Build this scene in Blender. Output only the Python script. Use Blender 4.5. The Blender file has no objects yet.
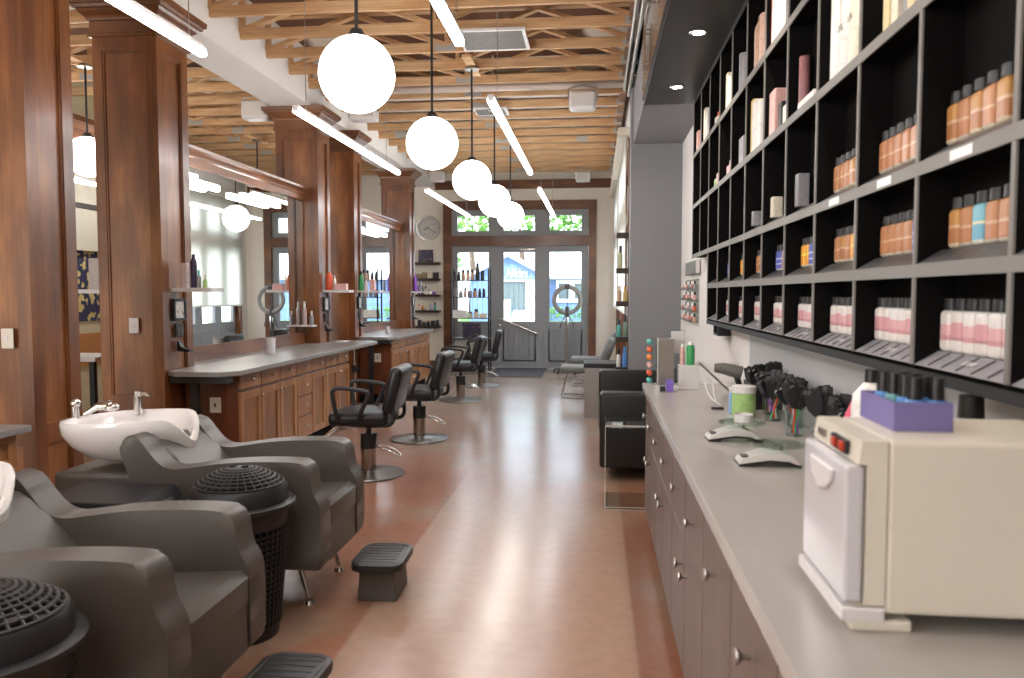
import bpy, bmesh, math, random
from mathutils import Vector, Matrix
C = bpy.context.scene.collection
random.seed(7)
PI = math.pi
# ------------------------------------------------------------------ camera, world, sun, exposure
PSI, TH = math.radians(6.1365), math.radians(3.3019)
cd = bpy.data.cameras.new('camera'); cam = bpy.data.objects.new('camera', cd); C.objects.link(cam)
cd.sensor_width = 36.0; cd.lens = 780 * 36.0 / 1024; cd.clip_start = .02; cd.clip_end = 400
cam.location = (0, 0, 1.48); cam.rotation_euler = (PI/2 - TH, 0, PSI)
cd.dof.use_dof = True; cd.dof.focus_distance = 7.5; cd.dof.aperture_fstop = 3.8
bpy.context.scene.camera = cam
sc = bpy.context.scene
sc.view_settings.view_transform = 'Standard'; sc.view_settings.look = 'None'
sc.view_settings.gamma = 1.0; sc.view_settings.use_curve_mapping = False
sc.view_settings.exposure = 1.45
sc.cycles.max_bounces = 10; sc.cycles.diffuse_bounces = 5; sc.cycles.glossy_bounces = 6
sc.cycles.transmission_bounces = 8; sc.cycles.transparent_max_bounces = 24
sc.cycles.sample_clamp_indirect = 6.0; sc.cycles.use_denoising = True
sc.cycles.caustics_reflective = False; sc.cycles.caustics_refractive = False
w = bpy.data.worlds.new('world'); sc.world = w; w.use_nodes = True
nt = w.node_tree; bg = nt.nodes['Background']
gr = nt.nodes.new('ShaderNodeTexNoise'); gr.inputs['Scale'].default_value = 3
rmp = nt.nodes.new('ShaderNodeValToRGB'); rmp.color_ramp.elements[0].color = (.72, .85, 1, 1); rmp.color_ramp.elements[1].color = (1, 1, 1, 1)
rmp.color_ramp.elements[0].position = .4; rmp.color_ramp.elements[1].position = .6
nt.links.new(gr.outputs['Fac'], rmp.inputs['Fac']); nt.links.new(rmp.outputs['Color'], bg.inputs['Color'])
bg.inputs['Strength'].default_value = 1.9
sd = bpy.data.lights.new('sun', 'SUN'); sd.energy = 1.4; sd.angle = .03; sd.color = (1, .97, .92)
sun = bpy.data.objects.new('sun', sd); C.objects.link(sun)
sun.rotation_euler = Vector((.35, .8, -.75)).to_track_quat('-Z', 'Y').to_euler()
GLOBE_E, TUBE_E, SPOT_W = 6.2, 10.5, 13.0
ad = bpy.data.lights.new('added_back_fill', 'AREA'); ad.shape = 'RECTANGLE'; ad.size = 2.9; ad.size_y = 2.6; ad.energy = 80; ad.color = (1, .97, .93)  # added area light, fills the room from behind the camera
al_ = bpy.data.objects.new('added_back_fill', ad); C.objects.link(al_); al_.location = (-5.9, -3.44, 1.75); al_.rotation_euler = (PI/2, 0, 0)

# ------------------------------------------------------------------ materials
def mat(name, col, rough=.5, metal=0, spec=.5, coat=0, noise=None, bump=0, emit=None, es=0, sheen=0):
    """noise = (second colour, scale tuple, detail, low, high)"""
    m = bpy.data.materials.new(name); m.use_nodes = True
    n = m.node_tree.nodes; l = m.node_tree.links; b = n['Principled BSDF']
    b.inputs['Base Color'].default_value = (*col, 1); b.inputs['Roughness'].default_value = rough
    b.inputs['Metallic'].default_value = metal; b.inputs['Specular IOR Level'].default_value = spec
    b.inputs['Coat Weight'].default_value = coat; b.inputs['Coat Roughness'].default_value = .12
    if noise is None: noise = (tuple(min(1, c*.965) for c in col), (3, 3, 3), 3, .3, .7)
    tc = n.new('ShaderNodeTexCoord'); mp = n.new('ShaderNodeMapping'); tx = n.new('ShaderNodeTexNoise'); cr = n.new('ShaderNodeValToRGB')
    mp.inputs['Scale'].default_value = noise[1]; tx.inputs['Scale'].default_value = 1; tx.inputs['Detail'].default_value = noise[2]
    cr.color_ramp.elements[0].color = (*noise[0], 1); cr.color_ramp.elements[1].color = (*col, 1)
    cr.color_ramp.elements[0].position = noise[3]; cr.color_ramp.elements[1].position = noise[4]
    l.new(tc.outputs['Object'], mp.inputs['Vector']); l.new(mp.outputs['Vector'], tx.inputs['Vector'])
    l.new(tx.outputs['Fac'], cr.inputs['Fac']); l.new(cr.outputs['Color'], b.inputs['Base Color'])
    if bump:
        bp = n.new('ShaderNodeBump'); bp.inputs['Strength'].default_value = bump; bp.inputs['Distance'].default_value = .004
        l.new(tx.outputs['Fac'], bp.inputs['Height']); l.new(bp.outputs['Normal'], b.inputs['Normal'])
    if emit:
        b.inputs['Emission Color'].default_value = (*emit, 1); b.inputs['Emission Strength'].default_value = es
    return m
def wood(name, c1, c2, c3, axis='Z', rough=.35, coat=.3, s=1.0):
    m = bpy.data.materials.new(name); m.use_nodes = True
    n = m.node_tree.nodes; l = m.node_tree.links; b = n['Principled BSDF']
    tc = n.new('ShaderNodeTexCoord'); l0 = tc.outputs['Object']
    def nz(scale, det):
        mp = n.new('ShaderNodeMapping'); mp.inputs['Scale'].default_value = scale
        t = n.new('ShaderNodeTexNoise'); t.inputs['Scale'].default_value = 1; t.inputs['Detail'].default_value = det
        l.new(l0, mp.inputs['Vector']); l.new(mp.outputs['Vector'], t.inputs['Vector']); return t
    def ax(a, bb): return {'X': (bb, a, a), 'Y': (a, bb, a), 'Z': (a, a, bb)}[axis]
    big = nz(ax(4.5*s, 1.3*s), 5); fine = nz(ax(55*s, 2.2*s), 3)
    r1 = n.new('ShaderNodeValToRGB'); e = r1.color_ramp.elements
    e[0].position = .32; e[0].color = (*c1, 1); e[1].position = .68; e[1].color = (*c3, 1)
    k = e.new(.5); k.color = (*c2, 1)
    l.new(big.outputs['Fac'], r1.inputs['Fac'])
    mx = n.new('ShaderNodeMixRGB'); mx.blend_type = 'MULTIPLY'
    r2 = n.new('ShaderNodeValToRGB'); r2.color_ramp.elements[0].color = (.74, .70, .66, 1); r2.color_ramp.elements[0].position = .35
    r2.color_ramp.elements[1].color = (1, 1, 1, 1); r2.color_ramp.elements[1].position = .6
    l.new(fine.outputs['Fac'], r2.inputs['Fac']); mx.inputs['Fac'].default_value = .8
    l.new(r1.outputs['Color'], mx.inputs['Color1']); l.new(r2.outputs['Color'], mx.inputs['Color2'])
    l.new(mx.outputs['Color'], b.inputs['Base Color'])
    b.inputs['Roughness'].default_value = rough; b.inputs['Coat Weight'].default_value = coat; b.inputs['Coat Roughness'].default_value = .2
    return m
def glass_thin(name, tint=(1, 1, 1), gl=.08, rough=0.0):
    m = bpy.data.materials.new(name); m.use_nodes = True
    n = m.node_tree.nodes; l = m.node_tree.links; n.clear()
    o = n.new('ShaderNodeOutputMaterial'); t = n.new('ShaderNodeBsdfTransparent'); g = n.new('ShaderNodeBsdfGlossy'); x = n.new('ShaderNodeMixShader')
    lw = n.new('ShaderNodeLayerWeight'); lw.inputs['Blend'].default_value = .5; pw = n.new('ShaderNodeMath'); pw.operation = 'POWER'; pw.inputs[1].default_value = 4
    f = n.new('ShaderNodeMath'); f.operation = 'MULTIPLY_ADD'; f.inputs[1].default_value = .6; f.inputs[2].default_value = .015
    l.new(lw.outputs['Facing'], pw.inputs[0]); l.new(pw.outputs[0], f.inputs[0])
    t.inputs['Color'].default_value = (*tint, 1); g.inputs['Roughness'].default_value = rough
    l.new(f.outputs[0], x.inputs[0]); l.new(t.outputs[0], x.inputs[1]); l.new(g.outputs[0], x.inputs[2]); l.new(x.outputs[0], o.inputs[0])
    return m
def banded(name, bands, rough=.35, axis=2, wob=0):
    """colour bands by object coordinate: list of (upper limit, colour) within 0..1 generated space"""
    m = bpy.data.materials.new(name); m.use_nodes = True
    n = m.node_tree.nodes; l = m.node_tree.links; b = n['Principled BSDF']; b.inputs['Roughness'].default_value = rough
    tc = n.new('ShaderNodeTexCoord'); sp = n.new('ShaderNodeSeparateXYZ'); cr = n.new('ShaderNodeValToRGB'); cr.color_ramp.interpolation = 'CONSTANT'
    l.new(tc.outputs['Generated'], sp.inputs[0]); l.new(sp.outputs[axis], cr.inputs['Fac']); l.new(cr.outputs['Color'], b.inputs['Base Color'])
    e = cr.color_ramp.elements
    e[0].position = 0; e[0].color = (*bands[0][1], 1); e[1].position = min(.999, bands[0][0]); e[1].color = (*bands[1][1], 1)
    for i in range(2, len(bands)):
        k = e.new(min(.999, bands[i-1][0])); k.color = (*bands[i][1], 1)
    return m
M = {}
M['post'] = wood('stained_post_wood', (.115, .034, .009), (.215, .072, .020), (.37, .145, .046), 'Z')
M['postf'] = wood('pillar_frame_wood', (.095, .027, .007), (.17, .054, .015), (.28, .102, .032), 'Z')
M['postY'] = wood('stained_wood_lengthwise', (.115, .038, .013), (.18, .066, .024), (.27, .11, .042), 'Y')
M['postX'] = wood('stained_wood_crosswise', (.11, .037, .013), (.16, .058, .021), (.23, .09, .034), 'X')
M['cab'] = wood('cabinet_wood', (.33, .135, .048), (.40, .175, .066), (.48, .225, .09), 'Z', s=1.3)
M['cab_shaded'] = wood('recess_shaded_cabinet_wood', (.22, .085, .030), (.29, .12, .044), (.36, .16, .062), 'Z', s=1.3)  # cabinet wood darkened, recess shade put into the panel colour
M['cabdark'] = wood('cabinet_side_wood', (.10, .030, .012), (.15, .046, .018), (.2, .065, .025), 'Z')
M['pine'] = wood('truss_pine', (.50, .27, .12), (.62, .38, .19), (.72, .49, .28), 'X', rough=.6, coat=0)
M['pinez'] = wood('web_pine', (.42, .20, .075), (.55, .29, .11), (.66, .38, .16), 'Z', rough=.6, coat=0)
M['white'] = mat('white_plaster', (.80, .775, .75), .8)
M['cream'] = mat('cream_plaster', (.86, .80, .70), .8)
M['yellow'] = mat('yellow_plaster', (.62, .56, .36), .8)
M['grey'] = mat('grey_pier_paint', (.235, .237, .25), .7)
M['doorgrey'] = mat('grey_door_paint', (.30, .31, .325), .5)
M['black'] = mat('black_satin', (.012, .012, .014), .45)
M['blackm'] = mat('black_matt', (.006, .006, .007), .85, spec=.2)
M['blackplastic'] = mat('black_plastic', (.016, .016, .018), .42)
M['darkgrey'] = mat('dark_grey_plastic', (.09, .083, .078), .5)
M['soffit'] = mat('dark_soffit_paint', (.026, .026, .028), .36)
M['shelfedge'] = mat('grey_shelf_edge', (.20, .19, .18), .55)
M['shelfin'] = mat('black_shelf_inside', (.0045, .004, .004), .8, spec=.1)
M['tray'] = mat('worn_dark_tray', (.11, .105, .115), .4, noise=((.05, .05, .05), (30, 30, 30), 3, .35, .65))
M['leather'] = mat('grey_brown_vinyl', (.098, .086, .077), .40, noise=((.093, .082, .074), (12, 12, 12), 2, .3, .7), bump=.01)
M['bleather'] = mat('black_leather', (.013, .013, .013), .42, spec=.35)
M['cleather'] = mat('charcoal_vinyl', (.014, .014, .0155), .34, spec=.4)
M['greyfab'] = mat('grey_upholstery', (.15, .148, .145), .6)
M['porcelain'] = mat('white_porcelain', (.86, .82, .80), .12, coat=.5)
M['chrome'] = mat('chrome', (.75, .74, .72), .14, metal=1)
M['steel'] = mat('brushed_steel', (.45, .43, .40), .32, metal=1)
M['satin'] = mat('satin_silver', (.66, .64, .62), .3, metal=.25)
M['basemetal'] = mat('worn_base_metal', (.22, .215, .21), .3, metal=.9)
M['plate'] = mat('galvanised_plate', (.42, .41, .38), .5, metal=.3)
M['mirror'] = mat('mirror_glass', (.93, .94, .92), .008, metal=1, noise=((.93, .94, .92), (1, 1, 1), 0, .4, .6))
M['ctr'] = mat('grey_worktop', (.27, .26, .25), .30, noise=((.25, .24, .23), (3, 3, 3), 3, .35, .65))
M['ctrR'] = mat('warm_grey_worktop', (.44, .41, .385), .27, noise=((.39, .36, .34), (2.5, 1.2, 3), 4, .35, .65), coat=.2)
M['cabR'] = mat('taupe_laminate', (.145, .098, .082), .38, noise=((.115, .076, .064), (30, 30, 1.5), 3, .35, .65))
M['glossbrown'] = mat('glossy_brown_laminate', (.075, .042, .028), .15, coat=.5)
M['cabRin'] = mat('cabinet_gap', (.03, .02, .018), .8)
M['cream_pl'] = mat('cream_plastic', (.70, .65, .55), .32)
M['white_pl'] = mat('white_plastic', (.70, .68, .68), .35)
M['lav_pl'] = mat('white_door_plastic', (.60, .59, .63), .16, coat=.3)
M['purple'] = mat('lavender_card', (.18, .155, .36), .6)
M['dark'] = mat('dark_espresso_wood', (.035, .02, .014), .5)
M['glass'] = glass_thin('window_glass', (.97, .99, 1))
M['acryl'] = glass_thin('clear_acrylic', (.90, .93, .92))
M['tglass'] = glass_thin('green_tinted_glass', (.90, .98, .95))
M['shade'] = None
M['glow'] = mat('opal_globe', (.9, .9, .88), .4, emit=(1, .96, .9), es=GLOBE_E)
M['tube'] = mat('led_diffuser', (.9, .9, .9), .4, emit=(.98, .97, 1), es=TUBE_E)
M['tube2'] = mat('vanity_diffuser', (.9, .9, .9), .4, emit=(1, .98, .95), es=5)
M['spot'] = mat('downlight_lens', (.9, .9, .85), .4, emit=(1, .88, .7), es=30)
M['red'] = mat('lit_red_switch', (.4, .03, .01), .3, emit=(1, .12, .02), es=.03)
M['pinecream'] = mat('cream_deck', (.74, .68, .56), .85, noise=((.42, .27, .14), (3, 1.3, 1), 4, .42, .5))
M['deck'] = mat('deck_with_patches', (.70, .64, .56), .85, noise=((.12, .05, .022), (.45, .35, 1), 2, .50, .52))
M['pipe'] = mat('painted_pipe', (.55, .47, .42), .4)
M['mat'] = mat('door_mat_fibre', (.07, .07, .075), .95)
M['artdark'] = mat('dark_print', (.03, .025, .07), .4, noise=((.32, .20, .08), (22, 22, 22), 2, .36, .42))
M['art'] = mat('patterned_cloth', (.03, .035, .09), .8, noise=((.62, .5, .2), (9, 9, 9), 1, .44, .46))
M['grass'] = mat('lawn', (.22, .42, .10), .9, noise=((.10, .24, .05), (2, 2, 2), 4, .4, .6))
M['leaf'] = mat('leaves', (.20, .42, .08), .7, noise=((.07, .2, .03), (3, 3, 3), 3, .4, .6))
M['bark'] = mat('bark', (.16, .11, .08), .9)
M['pave'] = mat('pale_pavement', (.55, .54, .52), .9)
M['blue'] = mat('blue_siding', (.16, .26, .52), .6, noise=((.14, .23, .47), (.2, .2, 9), 1, .4, .6))
M['roofm'] = mat('pale_roof', (.62, .72, .76), .8)
M['trimw'] = mat('white_trim', (.86, .86, .86), .6)
M['winglass'] = mat('far_window_glass', (.12, .16, .18), .1)
def floor_mat():
    m = bpy.data.materials.new('polished_concrete'); m.use_nodes = True
    n = m.node_tree.nodes; l = m.node_tree.links; b = n['Principled BSDF']
    tc = n.new('ShaderNodeTexCoord')
    def nz(s, d, dist=0):
        t = n.new('ShaderNodeTexNoise'); t.inputs['Scale'].default_value = s; t.inputs['Detail'].default_value = d; t.inputs['Distortion'].default_value = dist
        l.new(tc.outputs['Object'], t.inputs['Vector']); return t
    def ramp(src, *st):
        r = n.new('ShaderNodeValToRGB'); e = r.color_ramp.elements
        e[0].position, e[0].color = st[0][0], (*st[0][1], 1); e[1].position, e[1].color = st[-1][0], (*st[-1][1], 1)
        for p, c in st[1:-1]:
            k = e.new(p); k.color = (*c, 1)
        l.new(src, r.inputs['Fac']); return r
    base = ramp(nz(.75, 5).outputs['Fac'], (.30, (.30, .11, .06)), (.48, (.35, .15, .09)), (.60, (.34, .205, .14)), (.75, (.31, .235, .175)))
    sp = n.new('ShaderNodeSeparateXYZ'); l.new(tc.outputs['Object'], sp.inputs[0])
    # grey patches towards the shop front
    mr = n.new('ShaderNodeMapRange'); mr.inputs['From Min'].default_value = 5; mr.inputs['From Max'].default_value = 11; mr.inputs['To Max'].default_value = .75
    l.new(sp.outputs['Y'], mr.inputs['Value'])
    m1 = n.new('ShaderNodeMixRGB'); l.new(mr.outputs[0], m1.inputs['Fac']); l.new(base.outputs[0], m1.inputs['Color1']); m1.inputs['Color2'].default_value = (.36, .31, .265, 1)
    def step(axis, a, b_):
        q = n.new('ShaderNodeMapRange'); q.inputs['From Min'].default_value = a; q.inputs['From Max'].default_value = b_; l.new(sp.outputs[axis], q.inputs['Value']); return q.outputs[0]
    def mul(a, b_):
        q = n.new('ShaderNodeMath'); q.operation = 'MULTIPLY'; l.new(a, q.inputs[0])
        if isinstance(b_, float): q.inputs[1].default_value = b_
        else: l.new(b_, q.inputs[1])
        return q.outputs[0]
    sheen_lane = mul(mul(mul(step('X', -1.06, -1.04), step('X', .185, .17)), step('Y', 7.5, 5.0)), .62)  # lighter tan along the aisle, floor sheen put into the base colour
    ml = n.new('ShaderNodeMixRGB'); l.new(sheen_lane, ml.inputs['Fac']); l.new(m1.outputs[0], ml.inputs['Color1']); ml.inputs['Color2'].default_value = (.46, .32, .235, 1)
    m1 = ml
    fine = ramp(nz(14, 6).outputs['Fac'], (.3, (.88, .88, .88)), (.7, (1, 1, 1)))
    m2 = n.new('ShaderNodeMixRGB'); m2.blend_type = 'MULTIPLY'; m2.inputs['Fac'].default_value = 1
    l.new(m1.outputs[0], m2.inputs['Color1']); l.new(fine.outputs[0], m2.inputs['Color2'])
    l.new(m2.outputs[0], b.inputs['Base Color'])
    rr = n.new('ShaderNodeMapRange'); rr.inputs['To Min'].default_value = .17; rr.inputs['To Max'].default_value = .27
    l.new(nz(1.3, 2).outputs['Fac'], rr.inputs['Value']); l.new(rr.outputs[0], b.inputs['Roughness'])
    b.inputs['Specular IOR Level'].default_value = .6
    return m
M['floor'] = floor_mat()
def shade_mat():
    m = bpy.data.materials.new('roller_shade_cloth'); m.use_nodes = True
    n = m.node_tree.nodes; l = m.node_tree.links; n.clear()
    o = n.new('ShaderNodeOutputMaterial'); d = n.new('ShaderNodeBsdfDiffuse'); t = n.new('ShaderNodeBsdfTranslucent'); x = n.new('ShaderNodeMixShader')
    d.inputs['Color'].default_value = (.85, .84, .78, 1); t.inputs['Color'].default_value = (.93, .93, .88, 1); x.inputs[0].default_value = .68
    l.new(d.outputs[0], x.inputs[1]); l.new(t.outputs[0], x.inputs[2]); l.new(x.outputs[0], o.inputs[0]); return m
M['shade'] = shade_mat()
_cm = {}
def colm(c, rough=.4):
    k = (tuple(round(v, 3) for v in c), rough)
    if k not in _cm: _cm[k] = mat('pack_colour', c, rough, noise=(tuple(v*.85 for v in c), (40, 40, 40), 2, .35, .5))
    return _cm[k]

# ------------------------------------------------------------------ mesh helpers
class MB:
    def __init__(s): s.bm = bmesh.new()
    def box(s, x0, x1, y0, y1, z0, z1, bev=0, seg=2, mtx=None):
        r = bmesh.ops.create_cube(s.bm, size=1); v = r['verts']
        bmesh.ops.scale(s.bm, verts=v, vec=(abs(x1-x0), abs(y1-y0), abs(z1-z0)))
        bmesh.ops.translate(s.bm, verts=v, vec=((x0+x1)/2, (y0+y1)/2, (z0+z1)/2))
        if bev:
            es = list({e for q in v for e in q.link_edges})
            rr = bmesh.ops.bevel(s.bm, geom=es, offset=bev, segments=seg, affect='EDGES', profile=.5)
            v = list({q for f in rr['faces'] for q in f.verts} | {q for q in v if q.is_valid})
        if mtx is not None:
            v = [q for q in v if q.is_valid]; bmesh.ops.transform(s.bm, verts=v, matrix=mtx)
        return s
    def cyl(s, p0, p1, r0, r1=None, seg=24):
        r1 = r0 if r1 is None else r1; p0, p1 = Vector(p0), Vector(p1); d = p1-p0
        q = d.to_track_quat('Z', 'Y').to_matrix().to_4x4()
        bmesh.ops.create_cone(s.bm, cap_ends=True, segments=seg, radius1=r0, radius2=r1, depth=d.length, matrix=Matrix.Translation((p0+p1)/2) @ q)
        return s
    def sph(s, c, r, sx=1, sy=1, sz=1, u=24, v=16):
        bmesh.ops.create_uvsphere(s.bm, u_segments=u, v_segments=v, radius=r, matrix=Matrix.Translation(c) @ Matrix.Diagonal((sx, sy, sz, 1)))
        return s
    def lathe(s, prof, c=(0, 0, 0), seg=32, sx=1, sy=1, close=True):
        rings = []
        for (r, z) in prof:
            if r < 1e-5: rings.append([s.bm.verts.new((c[0], c[1], c[2]+z))])
            else: rings.append([s.bm.verts.new((c[0]+r*sx*math.cos(2*PI*i/seg), c[1]+r*sy*math.sin(2*PI*i/seg), c[2]+z)) for i in range(seg)])
        for a, b in zip(rings, rings[1:]):
            for i in range(seg):
                j = (i+1) % seg
                if len(a) == 1 and len(b) == 1: continue
                if len(a) == 1: f = (a[0], b[j], b[i])
                elif len(b) == 1: f = (a[i], a[j], b[0])
                else: f = (a[i], a[j], b[j], b[i])
                try: s.bm.faces.new(f)
                except ValueError: pass
        return s
    def tube(s, pts, r, seg=10, closed=False, smooth=0):
        pts = [Vector(p) for p in pts]
        for _ in range(smooth):
            q = []; n = len(pts)
            for i in range(n if closed else n-1):
                a, b = pts[i], pts[(i+1) % n]; q += [a.lerp(b, .25), a.lerp(b, .75)]
            pts = q if closed else [pts[0]]+q+[pts[-1]]
        n = len(pts); rings = []; up = None
        for i, p in enumerate(pts):
            a = pts[i-1] if (i or closed) else p; b = pts[(i+1) % n] if (i < n-1 or closed) else p
            t = (b-a).normalized()
            if up is None: up = t.orthogonal().normalized()
            up = (up - t*up.dot(t)).normalized() if (up - t*up.dot(t)).length > 1e-6 else t.orthogonal().normalized()
            v = t.cross(up); rr = r[i*len(r)//n] if isinstance(r, (list, tuple)) else r
            rings.append([s.bm.verts.new(p+(up*math.cos(2*PI*k/seg)+v*math.sin(2*PI*k/seg))*rr) for k in range(seg)])
        for i in range(n if closed else n-1):
            a, b = rings[i], rings[(i+1) % n]
            for k in range(seg):
                j = (k+1) % seg; s.bm.faces.new((a[k], a[j], b[j], b[k]))
        if not closed:
            s.bm.faces.new(rings[0][::-1]); s.bm.faces.new(rings[-1])
        return s
    def prism(s, poly, axis, a, b, bev=0, seg=3):
        """poly: 2-D points; axis 'X': (y,z), 'Y': (x,z), 'Z': (x,y)"""
        def mk(p, t): return {'X': (t, p[0], p[1]), 'Y': (p[0], t, p[1]), 'Z': (p[0], p[1], t)}[axis]
        A = [s.bm.verts.new(mk(p, a)) for p in poly]; B = [s.bm.verts.new(mk(p, b)) for p in poly]
        fs = [s.bm.faces.new(A[::-1]), s.bm.faces.new(B)]
        n = len(poly)
        for i in range(n): fs.append(s.bm.faces.new((A[i], A[(i+1) % n], B[(i+1) % n], B[i])))
        if bev:
            es = list({e for f in fs[:2] for e in f.edges})
            bmesh.ops.bevel(s.bm, geom=es, offset=bev, segments=seg, affect='EDGES', profile=.5, clamp_overlap=True)
        return s
    def quad(s, *p):
        s.bm.faces.new([s.bm.verts.new(q) for q in p]); return s
    def xf(s, m): bmesh.ops.transform(s.bm, verts=s.bm.verts[:], matrix=m); return s
    def build(s, name, m, parent=None, smooth=False, loc=None):
        bmesh.ops.recalc_face_normals(s.bm, faces=s.bm.faces[:])
        me = bpy.data.meshes.new(name)
        if smooth:
            for f in s.bm.faces: f.smooth = True
            for e in s.bm.edges:
                if len(e.link_faces) == 2 and e.calc_face_angle(0) > .7: e.smooth = False
        s.bm.to_mesh(me); s.bm.free(); o = bpy.data.objects.new(name, me); C.objects.link(o)
        me.materials.append(M[m] if isinstance(m, str) else m)
        if parent is not None: o.parent = parent
        if loc is not None: o.location = loc
        return o
def tag(o, label, cat, group=None, kind=None):
    o['label'] = label; o['category'] = cat
    if group: o['group'] = group
    if kind: o['kind'] = kind
    return o
def thing(name, label, cat, loc=(0, 0, 0), rz=0, group=None, kind=None):
    o = bpy.data.objects.new(name, None); C.objects.link(o); o.location = loc; o.rotation_euler = (0, 0, rz); o.empty_display_size = .1
    return tag(o, label, cat, group, kind)
def struct(name, mb, m, label=None):
    o = mb.build(name, m); o['kind'] = 'structure'
    if label: o['label'] = label
    return o
def sgroup(name, label=None):
    o = bpy.data.objects.new(name, None); C.objects.link(o); o['kind'] = 'structure'
    if label: o['label'] = label
    return o
def copy_tree(o, parent=None):
    c = o.copy(); C.objects.link(c)
    if parent is not None: c.parent = parent
    for ch in [x for x in bpy.data.objects if x.parent == o]: copy_tree(ch, c)
    return c
def dup(o, loc, rz, label, group=None):
    c = copy_tree(o); c.location = loc; c.rotation_euler = (0, 0, rz); c['label'] = label
    if group: c['group'] = group
    return c
def B(*a, **k): return MB().box(*a, **k)
ORD = ['first', 'second', 'third', 'fourth', 'fifth', 'sixth', 'seventh', 'eighth', 'ninth', 'tenth', 'eleventh', 'twelfth']
def text(body, size, loc, rot, m, parent, ext=.002, name='lettering', align='CENTER', sx=1):
    cu = bpy.data.curves.new(name, 'FONT'); cu.body = body; cu.size = size; cu.extrude = ext; cu.align_x = align; cu.align_y = 'CENTER'
    o = bpy.data.objects.new(name, cu); C.objects.link(o); o.location = loc; o.rotation_euler = rot; o.scale = (sx, 1, 1)
    cu.materials.append(M[m] if isinstance(m, str) else m)
    bpy.context.view_layer.update()
    me = bpy.data.meshes.new_from_object(o.evaluated_get(bpy.context.evaluated_depsgraph_get()))
    C.objects.unlink(o); bpy.data.objects.remove(o); o = bpy.data.objects.new(name, me); C.objects.link(o)
    o.location = loc; o.rotation_euler = rot; o.scale = (sx, 1, 1)
    if parent is not None: o.parent = parent
    return o

# ------------------------------------------------------------------ shell
YB, YF, XL = -3.5, 15.47, -7.6
WR, WN = .40, .93          # right wall beyond the pier, niche wall behind the long counter
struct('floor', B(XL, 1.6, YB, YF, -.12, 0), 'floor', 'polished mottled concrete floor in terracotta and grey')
struct('ceiling', B(XL-.2, 1.8, YB-.2, 9.15, 4.22, 4.40), 'deck', 'open roof deck over the trusses')
struct('ceiling', B(XL-.2, 1.8, 9.15, YF+.2, 4.22, 4.40), 'pinecream', 'pale roof deck near the shop front')
struct('wall_left', B(XL-.15, XL, YB, YF, 0, 4.22), 'yellow', 'pale yellow wall of the next room')
wb = MB(); wb.box(XL, -7.42, YB-.15, YB, 0, 4.22); wb.box(-4.38, 1.6, YB-.15, YB, 0, 4.22); wb.box(-7.42, -4.38, YB-.15, YB, 0, .40); wb.box(-7.42, -4.38, YB-.15, YB, 3.10, 4.22)  # wall leaves an opening for the added window
struct('wall_back', wb, 'cream', 'cream wall behind the camera')
wf = MB()
for k in range(3): wf.box(-7.42+k*1.48, -7.34+k*1.48, YB-.1, YB-.02, .40, 3.10)
wf.box(-7.34, -4.38, YB-.1, YB-.02, .40, .46); wf.box(-7.34, -4.38, YB-.1, YB-.02, 3.04, 3.10)
struct('window_added', wf, 'doorgrey', 'wide unseen window added behind the camera')  # unseen window, added to go with the fill light
struct('wall_right', B(WN, WN+.15, YB, 8.75, 0, 4.22), 'white', 'white wall behind the long counter')
struct('wall_niche', B(WR, WR+.06, YB, 8.75, 3.12+.60, 4.22), 'white', 'white wall band above the upper cabinets')
struct('trim_1', B(WR, WN, 6.97, 8.75, 3.12, 3.72), 'grey', 'grey bulkhead between cabinets and pier')
struct('wall_pier', B(.375, WN+.15, 8.75, 9.15, 0, 4.22), 'grey', 'grey pier at the end of the niche')
struct('wall_band', B(WR, WR+.06, 6.97, 8.75, 3.72, 4.22), 'white')
# header over the pillars
struct('trim_2', B(-3.70, -3.24, YB, YF, 3.62, 4.22), 'white', 'white beam casing running over the pillars')
# front wall (left part, above, right of casing)
fw = MB(); fw.box(XL, -3.04, YF, YF+.2, 0, 4.22); fw.box(-3.04, .001, YF, YF+.2, 3.32, 4.22); fw.box(.001, .60, YF, YF+.2, 0, 4.22)
struct('wall_front', fw, 'cream', 'cream wall of the shop front')
struct('trim_3', B(-3.2, .33, YF-.06, YF-.001, 3.55, 3.72), 'postX', 'brown beam along the top of the front wall')
bb = MB(); bb.box(XL, -3.05, YF-.02, YF, 0, .14)
struct('baseboard_front', bb, 'postX', 'brown skirting under the wall clock')
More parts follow.
